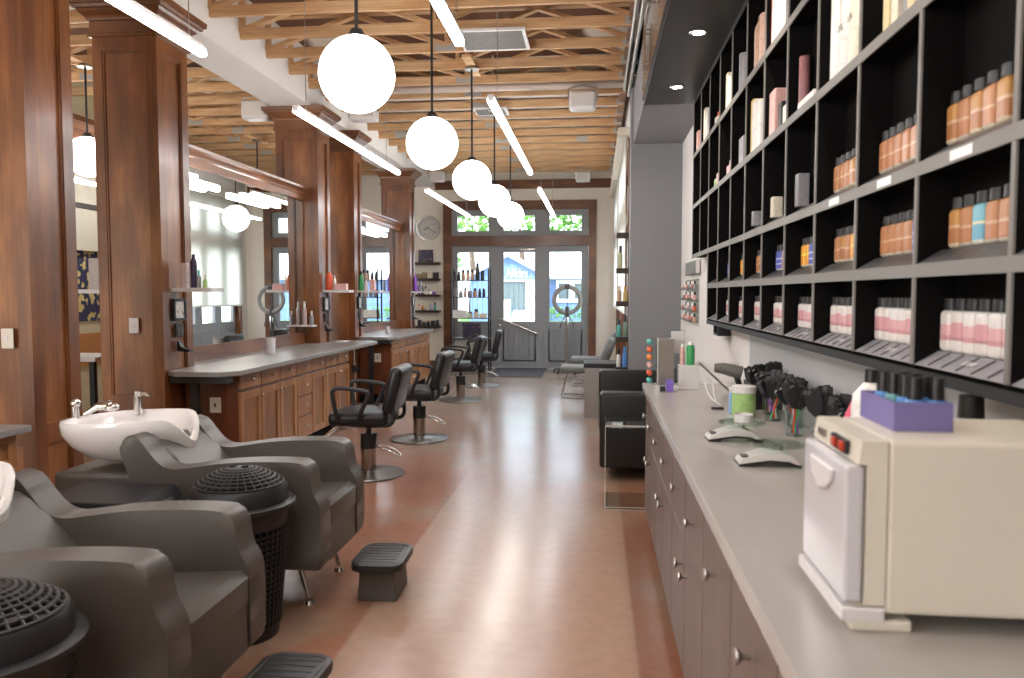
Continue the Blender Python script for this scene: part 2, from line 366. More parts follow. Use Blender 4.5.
# ---- shop front joinery: one french-door style bay
def casing(x0, x1, z, zi0, zi1, mb, y0=YF-.05, y1=YF+.12):
    mb.box(x0, x0+.165, y0, y1, 0, z); mb.box(x1-.155, x1, y0, y1, 0, z)
    mb.box(x0+.165, x1-.155, y0, y1, z-.18, z); mb.box(x0+.165, x1-.155, y0, y1, zi0, zi1)
mb = MB(); casing(-3.04, .001, 3.32, 2.43, 2.63, mb)
struct('trim_4', mb, 'postX', 'brown timber casing round the shop front doors')
def leaf(mb, pane, x0, x1, z0, z1, gx0, gx1, gz0, gz1, y=YF+.01, t=.05, panel=True):
    mb.box(x0, gx0, y, y+t, z0, z1); mb.box(gx1, x1, y, y+t, z0, z1)
    mb.box(gx0, gx1, y, y+t, z0, gz0); mb.box(gx0, gx1, y, y+t, gz1, z1)
    for a, b_, c, d in ((gx0-.02, gx0, gz0-.02, gz1+.02), (gx1, gx1+.02, gz0-.02, gz1+.02), (gx0, gx1, gz0-.02, gz0), (gx0, gx1, gz1, gz1+.02)):
        mb.box(a, b_, y-.012, y, c, d)
    if panel and gz0 > .6:
        mb.box(gx0+.0, gx1, y-.010, y, .14, .16); mb.box(gx0, gx1, y-.010, y, gz0-.17, gz0-.15)
        mb.box(gx0-.02, gx0, y-.010, y, .14, gz0-.15); mb.box(gx1, gx1+.02, y-.010, y, .14, gz0-.15)
        k = gx0+.1
        while k < gx1-.03: mb.box(k, k+.006, y-.004, y, .16, gz0-.17); k += .1
    pane.box(gx0, gx1, y+.02, y+.028, gz0, gz1)
def bay(name, label, x0, x1, gx0, gx1, z0, z1, gz0, gz1):
    r = sgroup(name, label); f = MB(); p = MB(); leaf(f, p, x0, x1, z0, z1, gx0, gx1, gz0, gz1)
    f.build('frame', 'doorgrey', r); p.build('pane', 'glass', r); return r
bay('window_1', 'grey fixed side light with display shelves before it', -2.875, -1.985, -2.76, -2.13, .0, 2.43, .93, 2.31)
dr = bay('door_1', 'grey half-glazed entrance door with diagonal chrome bar', -1.984, -1.031, -1.83, -1.21, .0, 2.43, .93, 2.31)
h = MB(); h.tube([(-1.90, YF-.04, .99), (-1.15, YF-.07, .70)], .016); h.cyl((-1.90, YF-.05, .99), (-1.90, YF+.01, .99), .02); h.cyl((-1.15, YF-.08, .70), (-1.15, YF+.01, .70), .02)
h.build('push_bar', 'chrome', dr)
k = MB(); k.cyl((-1.91, YF-.05, .86), (-1.91, YF+.01, .86), .016).sph((-1.91, YF-.06, .86), .03); k.build('door_knob', 'chrome', dr, smooth=True)
k = MB(); k.box(-1.50, -1.20, YF-.05, YF+.01, 2.34, 2.38); k.tube([(-1.35, YF-.04, 2.37), (-1.55, YF-.12, 2.40), (-1.75, YF-.03, 2.41)], .01); k.build('door_closer', 'steel', dr)
bay('window_2', 'grey fixed side light behind the ring lamp', -1.03, -.156, -.915, -.29, .0, 2.43, .93, 2.31)
bay('window_3', 'transom window over the display shelves', -2.875, -1.93, -2.76, -2.13, 2.63, 3.14, 2.73, 3.03)
bay('window_4', 'transom window over the entrance door', -1.93, -.995, -1.83, -1.21, 2.63, 3.14, 2.73, 3.03)
bay('window_5', 'transom window over the right side light', -.995, -.156, -.915, -.29, 2.63, 3.14, 2.73, 3.03)
# ---- right wall beyond the pier: two window bays (plane X = WR)
rw = MB(); rw.box(WR, WR+.2, 9.15, 9.33, 0, 4.22); rw.box(WR, WR+.2, 9.33, YF, 3.30, 4.22); rw.box(WR, WR+.2, 12.35, 12.75, 0, 3.30); rw.box(WR, WR+.2, 15.2, YF, 0, 3.30)
struct('wall_side', rw, 'white', 'white wall with shaded windows beyond the grey pier')
def side_window(name, label, y0, y1, n):
    r = sgroup(name, label); f = MB(); p = MB(); cs = MB()
    rot = Matrix(((0, -1, 0, 0), (1, 0, 0, 0), (0, 0, 1, 0), (0, 0, 0, 1)))   # x->y, y->-x
    wdt = (y1-y0-.2)/n
    for i in range(n):
        a = y0+.1+i*wdt
        leaf(f, p, a+.005, a+wdt-.005, 0, 2.4, a+.13, a+wdt-.13, .93, 2.28, y=0)
        leaf(f, p, a+.005, a+wdt-.005, 2.55, 3.2, a+.13, a+wdt-.13, 2.66, 3.08, y=0, panel=False)
    for q in (f, p): q.xf(Matrix.Translation((WR+.08, 0, 0)) @ Matrix(((0, 1, 0, 0), (1, 0, 0, 0), (0, 0, 1, 0), (0, 0, 0, 1))))
    cs.box(WR-.015, WR+.15, y0, y0+.1, 0, 3.3); cs.box(WR-.015, WR+.15, y1-.1, y1, 0, 3.3); cs.box(WR-.015, WR+.15, y0+.1, y1-.1, 3.2, 3.3); cs.box(WR, WR+.15, y0+.1, y1-.1, 2.4, 2.55)
    f.build('frame', 'doorgrey', r); p.build('pane', 'glass', r); cs.build('casing', 'post', r)
side_window('window_6', 'side window nearest the grey pier', 9.33, 12.35, 3)
side_window('window_7', 'side window nearest the shop front', 12.75, 15.2, 3)
for y0, y1, lb in ((9.30, 12.45, 'cream roller shade let down over the side window next to the pier'), (12.70, 15.2, 'cream roller shade let down over the side window nearest the front')):
    t = thing('roller_shade', lb, 'roller shade', (.31, y0, 3.37), group='roller shades on the side windows')
    B(-.065, .06, 0, y1-y0, -.05, .05, bev=.006).build('cassette', 'cream_pl', t)
    B(.028, .032, .04, y1-y0-.04, -2.10, -.05).build('shade_cloth', 'shade', t)
    B(.022, .038, .04, y1-y0-.04, -2.13, -2.10).build('bottom_rail', 'white_pl', t)
# ---- conduit rails along the right wall, near ceiling
for i, (x, z, r_, lb) in enumerate(((.31, 3.80, .020, 'upper of two silver conduits along the right wall below the trusses'), (.355, 3.735, .018, 'lower of two silver conduits along the right wall below the trusses'))):
    mb = MB(); mb.cyl((x, 1.0, z), (x, 9.1, z), r_)
    for y in (2, 4, 6, 8): mb.box(x-.012, WR, y+i*.2, y+i*.2+.03, z-.022, z+.022)
    tag(mb.build('conduit', 'steel'), lb, 'conduit', 'silver conduits on the right wall')
mb = MB(); mb.box(.27, .335, YB+.2, YF-.1, 3.835, 3.90)
struct('trim_5', mb, 'postY', 'brown ledger under the right ends of the trusses')

# ------------------------------------------------------------------ trusses
def truss(y, x0, x1, label, grp, seedv):
    rnd = random.Random(seedv)
    t = thing('roof_truss', label, 'roof truss', (x0, y, 3.80), group=grp)
    L = x1-x0
    B(0, L, -.019, .019, 0, .09).build('bottom_chord', 'pine', t)
    B(0, L, -.045, .045, .38, .418).build('top_chord', 'pine', t)
    n = max(4, int(L/.88)); wmb = MB(); pls = []
    for i in range(n):
        a, b_ = L*i/n, L*(i+1)/n; hi = i % 2
        p0 = Vector((a, 0, .07 if hi == 0 else .38)); p1 = Vector((b_, 0, .38 if hi == 0 else .07)); d = p1-p0
        m = Matrix.Translation((p0+p1)/2) @ d.to_track_quat('X', 'Z').to_matrix().to_4x4()
        wmb.box(-d.length/2, d.length/2, -.036, .036, -.018, .018, mtx=m)
        if hi == 0: wmb.box(a, a+.036, -.034, .034, .09, .38)
        if hi and rnd.random() < .7: pls.append((b_-.10, min(L, b_+.10)))
        if rnd.random() < .12: pls.append((a+.25, a+.42))
    wmb.build('web', 'pine', t)
    for (a, b_) in pls: B(a, b_, -.023, -.0192, .005, .085).build('gusset_plate', 'plate', t)
    return t
ys = [6.962 + .572*(k-6) for k in range(0, 21)]
YS2 = [3.53-.572*k for k in range(1, 13)]
n_vis = len(ys)
for k, y in enumerate(ys):
    truss(y, -3.24, .333, 'pine truss across the salon ceiling, %s counted from the shop front' % (ORD[n_vis-1-k] if n_vis-1-k < 12 else str(n_vis-k)+'th'), 'pine trusses across the salon ceiling', k)
for k, y in enumerate(YS2):
    truss(y, -3.24, .333, 'pine truss behind or above the camera, %s back from it' % ORD[k], 'pine trusses above the camera', 90+k)
for k, y in enumerate(ys[4:]):
    truss(y, -7.3, -3.70, 'pine truss of the room behind the pillars, %s from the shop front' % (ORD[16-k] if 16-k < 12 else str(17-k)+'th'), 'pine trusses over the room behind the pillars', 50+k)
for k, y in enumerate(ys[10:-1]):
    tag(B(-3.22, .32, y+.05, y+.52, 3.903, 3.913).build('insulation_panel', 'white'), 'white insulation panel between trusses, %s counted from the shop front' % ORD[9-k], 'insulation', 'white insulation panels over the far ceiling')
mb = MB(); mb.cyl((-3.2, 9.0, 3.84), (.34, 9.0, 3.84), .045)
for x in (-2.6, -1.2, .1): mb.box(x, x+.02, 8.99, 9.01, 3.86, 4.2)
tag(mb.build('ceiling_pipe', 'pipe'), 'pale round pipe running across the ceiling between two trusses', 'pipe')

# ------------------------------------------------------------------ ceiling fittings
def diffuser(name, label, x, y, w_, d_, z, m='steel'):
    t = thing(name, label, 'air vent', (x, y, z), group='ceiling air vents')
    f = MB(); f.box(-w_/2, w_/2, -d_/2, -d_/2+.022, 0, .025); f.box(-w_/2, w_/2, d_/2-.022, d_/2, 0, .025); f.box(-w_/2, -w_/2+.022, -d_/2+.022, d_/2-.022, 0, .025); f.box(w_/2-.03, w_/2, -d_/2+.022, d_/2-.022, 0, .025)
    f.build('frame', 'white_pl', t)
    g = MB(); g.box(-w_/2+.0225, w_/2-.0305, -d_/2+.0225, d_/2-.0225, .006, .02)
    g.build('grille', mat('perforated_grille', (.15, .14, .125), .6, noise=((.10, .095, .09), (90, 90, 90), 0, .45, .55)), t)
    return t
diffuser('ceiling_vent', 'square grey ceiling vent with white rim beside the nearest right strip light', -.94, 7.17, .62, .56, 3.774)
diffuser('ceiling_vent', 'small silver ceiling vent behind the far middle globe', -1.33, 9.93, .42, .38, 3.774)
def speaker(label, x, y, z, s=1.0, w_=.30):
    t = thing('ceiling_speaker', label, 'speaker', (x, y, z), group='white ceiling speakers')
    B(-w_/2*s, w_/2*s, -.10*s, .10*s, -.10*s, .10*s, bev=.035*s, seg=4).build('speaker_cabinet', 'white_pl', t, smooth=True)
    mb = MB(); mb.tube([(-w_/2*s-.012, 0, 0), (-w_/2*s-.012, 0, .14*s), (0, 0, 3.80-z-.0), (w_/2*s+.012, 0, .14*s), (w_/2*s+.012, 0, 0)], .008); mb.build('bracket', 'steel', t)
    g = MB(); g.box(-w_/2*s+.03, w_/2*s-.03, -.104*s, -.095*s, -.07*s, .07*s); g.build('speaker_grille', mat('speaker_mesh', (.62, .59, .55), .6), t)
speaker('white rounded speaker hung under the trusses right of the far strip light', -.16, 8.85, 3.62, 1.0)
speaker('small white speaker by the far right end of the brown beam', -.25, 14.5, 3.62, .9)
speaker('small white speaker by the far left end of the brown beam', -2.9, 14.2, 3.62, .9)
speaker('white speaker half hidden behind the nearest globe lamp', -2.74, 9.1, 3.62, 1.1)
speaker('white speaker in the next room seen above the first mirror', -3.95, 8.9, 3.62, 1.1)
# globes
def globe_lamp(label, x, y, z, r_, group):
    t = thing('globe_pendant', label, 'pendant lamp', (x, y, z), group=group)
    MB().sph((0, 0, 0), r_, u=40, v=24).build('globe', 'glow', t, smooth=True)
    mb = MB(); mb.cyl((0, 0, r_*.97), (0, 0, r_*.97+.04), .05, .03); mb.cyl((0, 0, r_+.03), (0, 0, 3.76-z), .010, seg=12); mb.build('stem', 'black', t)
    mb = MB(); mb.cyl((0, 0, 3.745-z), (0, 0, 3.7718-z), .075, .06); mb.build('ceiling_rose', 'steel', t)
    B(-.045, .045, -.34, .34, 3.772-z, 3.7985-z).build('mounting_block', 'pine', t)
    return t
gl = ['nearest and largest', 'second nearest', 'middle', 'second farthest', 'farthest and smallest']
gys = [4.09, 6.0, 7.95, 9.72, 11.55]
for i, y in enumerate(gys):
    globe_lamp('white glass globe pendant, %s of the five over the aisle' % gl[i], -1.265, y, 2.64, .199, 'globe pendants over the aisle')
for i, y in enumerate((2.2, .3, -1.6)):  # unseen pendants added to light the space around the camera
    globe_lamp('white glass globe pendant added unseen behind the camera, %s of its three' % ('first', 'second', 'last')[i], -1.265, y, 2.64, .199, 'globe pendants over the aisle')
globe_lamp('white glass globe pendant in the room behind the pillars', -5.04, 11.3, 2.64, .199, 'globe pendants in the next room')
globe_lamp('white glass globe pendant seen in the gap between the first two pillars', -5.10, 7.45, 2.86, .199, 'globe pendants in the next room')
def strip(label, x, y0, y1, group, z=2.82):
    t = thing('strip_light', label, 'strip light', (x, y0, z), group=group); L = y1-y0
    B(-.021, .021, 0, L, 0, .045).build('housing', 'white_pl', t)
    mb = MB(); mb.prism([(-.0235, .02), (-.0235, -.008), (-.016, -.013), (.016, -.013), (.0235, -.008), (.0235, .02), (.0215, .02), (.0215, -.0005), (-.0215, -.0005), (-.0215, .02)], 'Y', .005, L-.005); mb.build('diffuser', 'tube', t)
    al = sorted(ys+YS2); c0, c1 = [q for q in al if q > y0+.01][0]-y0, [q for q in al if q < y1-.01][-1]-y0
    for yy in (c0, c1): MB().cyl((0, yy, .045), (0, yy, 3.80-z), .0028, seg=6).build('hanging_wire', 'steel', t)
for i, (a, b_) in enumerate(((1.0, 4.30), (5.55, 8.85), (10.25, 13.7))):
    nm = ('nearest', 'middle', 'farthest')[i]
    strip('long white strip light hung before the pillars, %s of the left row' % nm, -2.20, a+(.05, .05, -.2)[i], b_+(-.05, -.25, -.2)[i], 'strip lights of the left row')
    strip('long white strip light on the right of the globes, %s of the right row' % nm, -.735, a-.1, b_-.08, 'strip lights of the right row')
strip('white strip light in the room behind the pillars', -5.5, 6.9, 9.3, 'strip lights in the next room', z=2.68)
strip('white strip light added unseen behind the camera on the left', -2.20, -3.2, .1, 'added strip lights behind the camera')  # unseen strip added to brighten the near counter and towel warmer
strip('white strip light added unseen behind the camera on the right', -.735, -3.2, .1, 'added strip lights behind the camera')  # second unseen strip, added for the same brightening
# recessed downlights in the niche soffit
def downlight(y, label):
    t = thing('recessed_downlight', label, 'downlight', (.63, y, 3.12), group='downlights over the counter')
    MB().lathe([(.036, -.002), (.055, -.006), (.058, 0), (.036, .0)], seg=28).build('trim_ring', 'steel', t, smooth=True)
    MB().lathe([(0, -.003), (.037, -.003), (.037, 0), (0, 0)], seg=24).build('lens', 'spot', t)
    ld = bpy.data.lights.new('downlight_lamp', 'SPOT'); ld.energy = SPOT_W; ld.spot_size = 1.9; ld.spot_blend = .8; ld.shadow_soft_size = .05; ld.color = (1, .88, .72)
    lo = bpy.data.objects.new('downlight_lamp', ld); C.objects.link(lo); lo.parent = t; lo.location = (0, 0, -.012)
for i, y in enumerate((1.2, 2.5, 3.8, 5.1, 6.4)):
    downlight(y, 'round recessed downlight in the dark soffit, %s from the pier end' % ORD[4-i])
# soffit and upper cabinets
struct('trim_6', B(.405, WN, YB, 6.97, 3.12, 3.15), 'soffit', 'dark panel under the upper cabinets')
ub = [(-1.55, -.13), (-.13, 1.29), (1.29, 2.71), (2.71, 4.13), (4.13, 5.55), (5.55, 6.95)]
for i, (a, b_) in enumerate(ub):
    t = thing('upper_cabinet', 'glossy brown wall cabinet over the counter, %s from the pier end' % ORD[5-i], 'cabinet', (.405, a, 3.15), group='glossy upper cabinets')
    B(0.0, .45, 0, b_-a, 0, .57).build('carcass', 'soffit', t)
    m_ = (b_-a)/2
    for q in (0, 1):
        d = B(-.018, -.001, .004+q*m_, (q+1)*m_-.004, .004, .566, bev=.002).build('door', 'glossbrown', t)
        yy = m_-.05 if q == 0 else m_+.05
        hb = MB(); hb.cyl((-.045, yy, .08), (-.045, yy, .40), .007, seg=10); hb.cyl((-.045, yy, .12), (-.018, yy, .12), .005, seg=8); hb.cyl((-.045, yy, .36), (-.018, yy, .36), .005, seg=8)
        hb.build('handle', 'chrome', d)

# ------------------------------------------------------------------ wooden pillars
PX0, PX1 = -3.70, -3.20
pil = [(4.13, 4.54), (5.49, 5.92), (8.80, 9.21), (10.15, 10.50), (13.27, 13.63)]
pn = ['nearest wooden pillar at the left edge with a cream switch', 'second wooden pillar with a white switch and a pale shelf', 'third wooden pillar at the far end of the first mirror',
      'fourth wooden pillar beside the second mirror', 'farthest wooden pillar next to the wall clock']
def panelled(mb, axis, p, a0, a1, z0, z1, st=.075, out=1):
    """raised frame standing proud of a pillar face"""
    d = .02*out
    def bx(u0, u1, v0, v1):
        if axis == 'Y': mb.box(u0, u1, min(p, p+d), max(p, p+d), v0, v1)
        else: mb.box(min(p, p+d), max(p, p+d), u0, u1, v0, v1)
    bx(a0, a0+st, z0, z1); bx(a1-st, a1, z0, z1)
    d = .012*out; st2 = st+.012
    bx(a0+st, a0+st2, z0+.14, z1-.1); bx(a1-st2, a1-st, z0+.14, z1-.1); bx(a0+st2, a1-st2, z1-.112, z1-.1); d = .02*out; bx(a0+st, a1-st, z1-.10, z1); bx(a0+st, a1-st, z0, z0+.14)
    bx(a0+st, a1-st, .60, .72)
for i, (a, b_) in enumerate(pil):
    t = thing('wooden_pillar', pn[i], 'pillar', (0, 0, 0), group='wooden pillars of the styling wall', kind='thing')
    B(PX0+.02, PX1-.02, a+.02, b_-.02, 0, 3.36).build('shaft', 'post', t)
    mb = MB(); panelled(mb, 'Y', a+.0199, PX0, PX1, .0, 3.36, out=-1); panelled(mb, 'X', PX1-.0201, a+.0201, b_-.0201, .0, 3.36, out=1); panelled(mb, 'Y', b_-.0199, PX0, PX1, .0, 3.36, out=1)
    mb.build('panel_frame', 'postf', t)
    mb = MB(); rg = []
    for z, o_ in [(3.36, .0), (3.36, .016), (3.368, .022), (3.382, .022), (3.39, .010), (3.475, .010), (3.478, .024), (3.492, .026), (3.505, .034), (3.53, .062), (3.55, .074), (3.553, .09), (3.575, .098), (3.578, .112), (3.617, .116), (3.617, .0)]:
        rg.append([mb.bm.verts.new(p) for p in ((PX0-o_, a-o_, z), (PX1+o_, a-o_, z), (PX1+o_, b_+o_, z), (PX0-o_, b_+o_, z))])
    for p, q in zip(rg, rg[1:]):
        for k in range(4): mb.bm.faces.new((p[k], p[(k+1) % 4], q[(k+1) % 4], q[k]))
    mb.bm.faces.new(rg[0][::-1]); mb.bm.faces.new(rg[-1])
    mb.build('capital', 'postX', t)
def plate_(label, x, y, z, axis, kind='wall_switch', cat='switch', m='white_pl', w_=.075, h_=.115):
    t = thing(kind, label, cat, (x, y, z))
    if axis == 'Y':
        B(-w_/2, w_/2, -.008, 0, -h_/2, h_/2, bev=.003).build('cover_plate', m, t); B(-.008, .008, -.014, -.008, -.014, .014).build('toggle' if cat == 'switch' else 'socket', 'white_pl' if cat == 'switch' else 'darkgrey', t)
    else:
        B(0, .008, -w_/2, w_/2, -h_/2, h_/2, bev=.003).build('cover_plate', m, t); B(.008, .014, -.008, .008, -.014, .014).build('toggle', 'white_pl', t)
    return t
plate_('white light switch on the front of the second pillar', -3.43, 5.489, 1.245, 'Y')
plate_('cream light switch on the nearest pillar at the left edge', -3.35, 4.13, 1.225, 'Y', m='cream_pl')

# mirrors with crown and splash board
def mirror_bay(i, y0, y1):
    nm = ('large wall mirror between the second and third pillars', 'wall mirror between the fourth and farthest pillars')[i]
    t = thing('wall_mirror', nm+' under a brown crown', 'mirror', (-3.385, y0, 1.035), group='mirrors of the styling wall'); L = y1-y0
    B(-.006, 0, 0, L, 0, 1.515).build('mirror_glass', 'mirror', t)
    B(-.05, -.007, 0, L, -1.035, 1.53).build('backing_board', 'cabdark', t)
    B(-.006, .010, 0, L, -.149, -.001).build('splash_board', 'postY', t)
    mb = MB(); mb.prism([(-.006, 1.515), (.018, 1.515), (.022, 1.53), (.022, 1.58), (.034, 1.59), (.038, 1.605), (.055, 1.63), (.072, 1.645), (.075, 1.67), (-.006, 1.67)], 'Y', 0, L)
    mb.build('crown', 'postY', t)
mirror_bay(0, 5.925, 8.795); mirror_bay(1, 10.505, 13.265)
for a, b_, lb in ((5.96, 6.62, 'bright vanity light bar under the first mirror crown, nearer one'), (7.08, 7.95, 'bright vanity light bar under the first mirror crown, farther one'),
                  (10.55, 10.92, 'bright vanity light bar under the second mirror crown, nearer one'), (11.15, 12.15, 'bright vanity light bar under the second mirror crown, farther one')):
    t = thing('vanity_light', lb, 'wall light', (-3.379, a, 2.405), group='vanity light bars over the mirrors'); L = b_-a
    B(0, .03, L*.35, L*.35+.10, -.03, .03).build('wall_mount', 'steel', t)
    B(.031, .085, 0, L, -.028, .028, bev=.01).build('light_diffuser', 'tube2', t)

# ------------------------------------------------------------------ left styling counters
def cab_left(y0, pitch, cols, label, near_txt):
    """cols: 'd' door with drawer above, 's' drawer stack; door pairs share a knob side"""
    t = thing('base_cabinet', label, 'cabinet', (-2.73, y0, 0), group='wooden base cabinets of the styling wall')
    L = pitch*len(cols)
    B(-.445, -.022, 0, L, .12, .8665).build('carcass', 'cabdark', t)
    B(-.44, -.08, .01, L-.01, 0, .12).build('toe_kick', 'blackm', t)
    def knob(par, y, z):
        k = MB(); k.cyl((0, y, z), (.018, y, z), .006, seg=10).sph((.024, y, z), .013, sx=.7, u=12, v=8); k.build('knob', 'chrome', par, smooth=True)
    for i, c in enumerate(cols):
        a, b_ = i*pitch+.008, (i+1)*pitch-.008
        d = B(-.021, 0, a, b_, .738, .860, bev=.002).build('drawer', 'cab', t); knob(d, (a+b_)/2, .80)
        if c == 's':
            zs = [.13, .34, .53, .722]
            for z0, z1 in zip(zs, zs[1:]):
                d = B(-.021, 0, a, b_, z0, z1-.012, bev=.002).build('drawer', 'cab', t); knob(d, (a+b_)/2, (z0+z1)/2)
        else:
            mb = MB(); st = .055
            mb.box(-.021, 0, a, a+st, .13, .71); mb.box(-.021, 0, b_-st, b_, .13, .71); mb.box(-.021, 0, a+st, b_-st, .13, .13+st); mb.box(-.021, 0, a+st, b_-st, .71-st, .71)
            d = mb.build('door', 'cab', t); B(-.021, -.011, a+st+.0002, b_-st-.0002, .13+st+.0002, .71-st-.0002).build('inset_panel', 'cab_shaded', d); ky = b_-.03 if c == 'r' else a+.03; knob(d, ky, .655)
    return t
cab_left(5.74, .384, 'rrlsrrl', 'long wooden base cabinet with seven drawers before the first mirror', '')
cab_left(10.27, .343, 'rrlsrrl', 'far wooden base cabinet with seven drawers before the second mirror', '')
def worktop(label, y0, y1, tail, x1=-2.65):
    mb = MB(); mb.prism([(-3.195, y0+.08), (-3.10, y0), (x1-.10, y0), (x1, y0+.12), (x1, y1-.14), (x1-.12, y1)]+tail, 'Z', .868, .905, bev=.004)
    return tag(mb.build('worktop', 'ctr'), label, 'worktop', 'grey worktops of the styling wall')
worktop('grey worktop before the first mirror with clipped corners', 5.45, 9.42, [(-3.195, 9.42), (-3.195, 8.797), (-3.373, 8.797), (-3.373, 5.923), (-3.195, 5.923)])
worktop('grey worktop before the second mirror with a clipped corner', 10.13, 12.75, [(-3.373, 12.75), (-3.373, 10.503), (-3.195, 10.503)])
def bracket(label, x, y):
    t = thing('worktop_bracket', label, 'support leg', (x, y, 0), group='black legs under the worktops')
    B(-.03, .03, -.02, .02, .02, .815).build('post', 'black', t); B(-.16, .28, -.06, .05, .815, .867).build('top_arm', 'black', t); B(-.08, .08, -.05, .05, 0, .02).build('foot_plate', 'black', t)
bracket('black leg under the near end of the first worktop', -3.0, 5.56)
bracket('black leg under the near end of the second worktop', -3.0, 10.19)
for y, lb in ((5.735, 'cream outlet on the dark cabinet end below the first worktop'), (10.265, 'cream outlet on the dark cabinet end below the second worktop')):
    plate_(lb, -2.93, y, .62, 'Y', kind='wall_outlet', cat='outlet', m='cream_pl', w_=.09, h_=.12)
t = thing('support_pole', 'slim chrome leg with black clamp under the far end of the first worktop', 'support leg', (-2.70, 8.50, 0))
MB().cyl((0, 0, 0), (0, 0, .867), .014).build('pole', 'chrome', t); MB().cyl((0, 0, .60), (0, 0, .68), .028).cyl((0, 0, .64), (.07, 0, .64), .012).build('clamp', 'black', t)
# near left cabinet behind the first basin
t = thing('vanity_cabinet', 'wooden cabinet with grey top at the left edge behind the near basin', 'cabinet', (-2.97, 1.4, 0))
B(-.45, -.022, 0, 2.30, .10, .765).build('carcass', 'cabdark', t)
for i in range(4):
    a, b_ = i*.575+.006, (i+1)*.575-.006
    for z0, z1, nm in ((.12, .58, 'door'), (.592, .76, 'drawer')):
        mb = MB(); mb.box(-.021, 0, a, a+.06, z0, z1); mb.box(-.021, 0, b_-.06, b_, z0, z1); mb.box(-.021, 0, a+.06, b_-.06, z0, z0+.045); mb.box(-.021, 0, a+.06, b_-.06, z1-.045, z1); mb.box(-.021, -.012, a+.06, b_-.06, z0+.045, z1-.045)
        mb.build(nm, 'cab', t)
B(-.48, .06, -.02, 2.33, .766, .802, bev=.004).build('countertop', 'ctr', t)

# ------------------------------------------------------------------ small packs
def pack(kind, label, cat, loc, w_, d_, h_, m, cap=None, caph=0, capr=.5, group=None, rz=0, rnd=True, taper=None):
    """bottle (round) or box standing at loc; cap is a child"""
    t = thing(kind, label, cat, loc, rz, group)
    bh = h_-caph
    if rnd:
        r_ = w_/2
        prof = [(0, 0), (r_*.94, 0), (r_, .006), (r_, bh*.80 if caph else bh-.006), (r_*(.9 if taper is None else taper), bh*.90 if caph else bh-.002), (r_*capr if caph else r_*.94, bh), (0, bh)]
        MB().lathe(prof, seg=18, sy=d_/w_).build('bottle_body', m, t, smooth=True)
    else: B(-w_/2, w_/2, -d_/2, d_/2, 0, bh, bev=min(.004, w_*.1)).build('pack_body', m, t)
    if cap:
        mb = MB()
        if rnd: mb.lathe([(0, bh), (w_/2*capr, bh), (w_/2*capr*.92, h_), (0, h_)], seg=14)
        else: mb.box(-w_/2*capr, w_/2*capr, -d_/2*capr, d_/2*capr, bh, h_)
        mb.build('cap', cap, t, smooth=rnd)
    return t
WHT, BLK = colm((.8, .78, .75)), colm((.01, .01, .01))
PINK, ORG, AMB, TEAL = colm((.75, .45, .42)), colm((.75, .13, .05)), colm((.6, .30, .06)), colm((.1, .45, .42))
PURP, DPUR, GRN, LGRN, BLUE = colm((.25, .08, .5)), colm((.03, .02, .07)), colm((.05, .35, .12)), colm((.35, .55, .2)), colm((.1, .3, .7))
CREAM, GREY, TAN = colm((.78, .72, .58)), colm((.3, .3, .32)), colm((.62, .40, .28))

# ------------------------------------------------------------------ shelves, frames and hooks on the pillar sides
def pillar_set(i, y, items, where):
    t = tag(B(0, .32, -.10, .10, -.018, .012, bev=.003).build('pillar_shelf', 'white_pl'), 'small white shelf standing out from the %s' % where, 'shelf', 'white shelves on the pillars')
    t.location = (PX1+.001, y, 1.515)
    for (kind, lb, dx, w_, d_, h_, m, cap, ch, rn) in items:
        pack(kind, lb, kind.split('_')[-1], (PX1+dx, y, 1.528), w_, d_, h_, m, cap, ch, rnd=rn)
    f = thing('picture_frame', 'small black framed licence on the side of the %s' % where, 'picture frame', (PX1+.001, y, 1.36), group='framed licences on the pillars')
    mb = MB(); mb.box(0, .022, -.09, -.07, -.085, .085); mb.box(0, .022, .07, .09, -.085, .085); mb.box(0, .022, -.07, .07, .065, .085); mb.box(0, .022, -.07, .07, -.085, -.065); mb.build('frame', 'black', f)
    B(0, .012, -.07, .07, -.065, .065).build('print', mat('licence_paper', (.72, .70, .66), .3, noise=((.3, .3, .3), (40, 40, 40), 2, .38, .45)), f)
    f = thing('outlet_box', 'black outlet below the framed licence on the %s' % where, 'outlet', (PX1+.001, y, 1.20), group='black outlets on the pillars')
    B(0, .014, -.055, .055, -.05, .05, bev=.003).build('cover_plate', 'black', f); mb = MB(); mb.box(.014, .018, -.035, -.01, -.03, .03); mb.box(.014, .018, .01, .035, -.03, .03); mb.build('socket', 'darkgrey', f)
    f = thing('tool_hook', 'black curved tool holder under the outlet on the %s' % where, 'hook', (PX1+.001, y, 1.07), group='tool holders on the pillars')
    mb = MB(); mb.prism([(0, .05), (.012, .05), (.03, .0), (.10, -.02), (.10, -.035), (.0, -.03)], 'Y', -.03, .03, bev=.004); mb.build('holder_body', 'black', f)
pillar_set(1, 5.70, [('shampoo_box', 'pale pink box on the white shelf of the second pillar', .065, .045, .05, .19, colm((.62, .48, .45)), None, 0, False),
    ('spray_bottle', 'tall dark purple bottle on the white shelf of the second pillar', .135, .05, .05, .255, DPUR, DPUR, .03, True),
    ('tonic_bottle', 'small bottle with teal band on the white shelf of the second pillar', .175, .035, .035, .135, GREY, TEAL, .04, True),
    ('dropper_bottle', 'small clear spray bottle at the end of the second pillar shelf', .225, .034, .034, .10, LGRN, CREAM, .035, True)], 'second pillar')
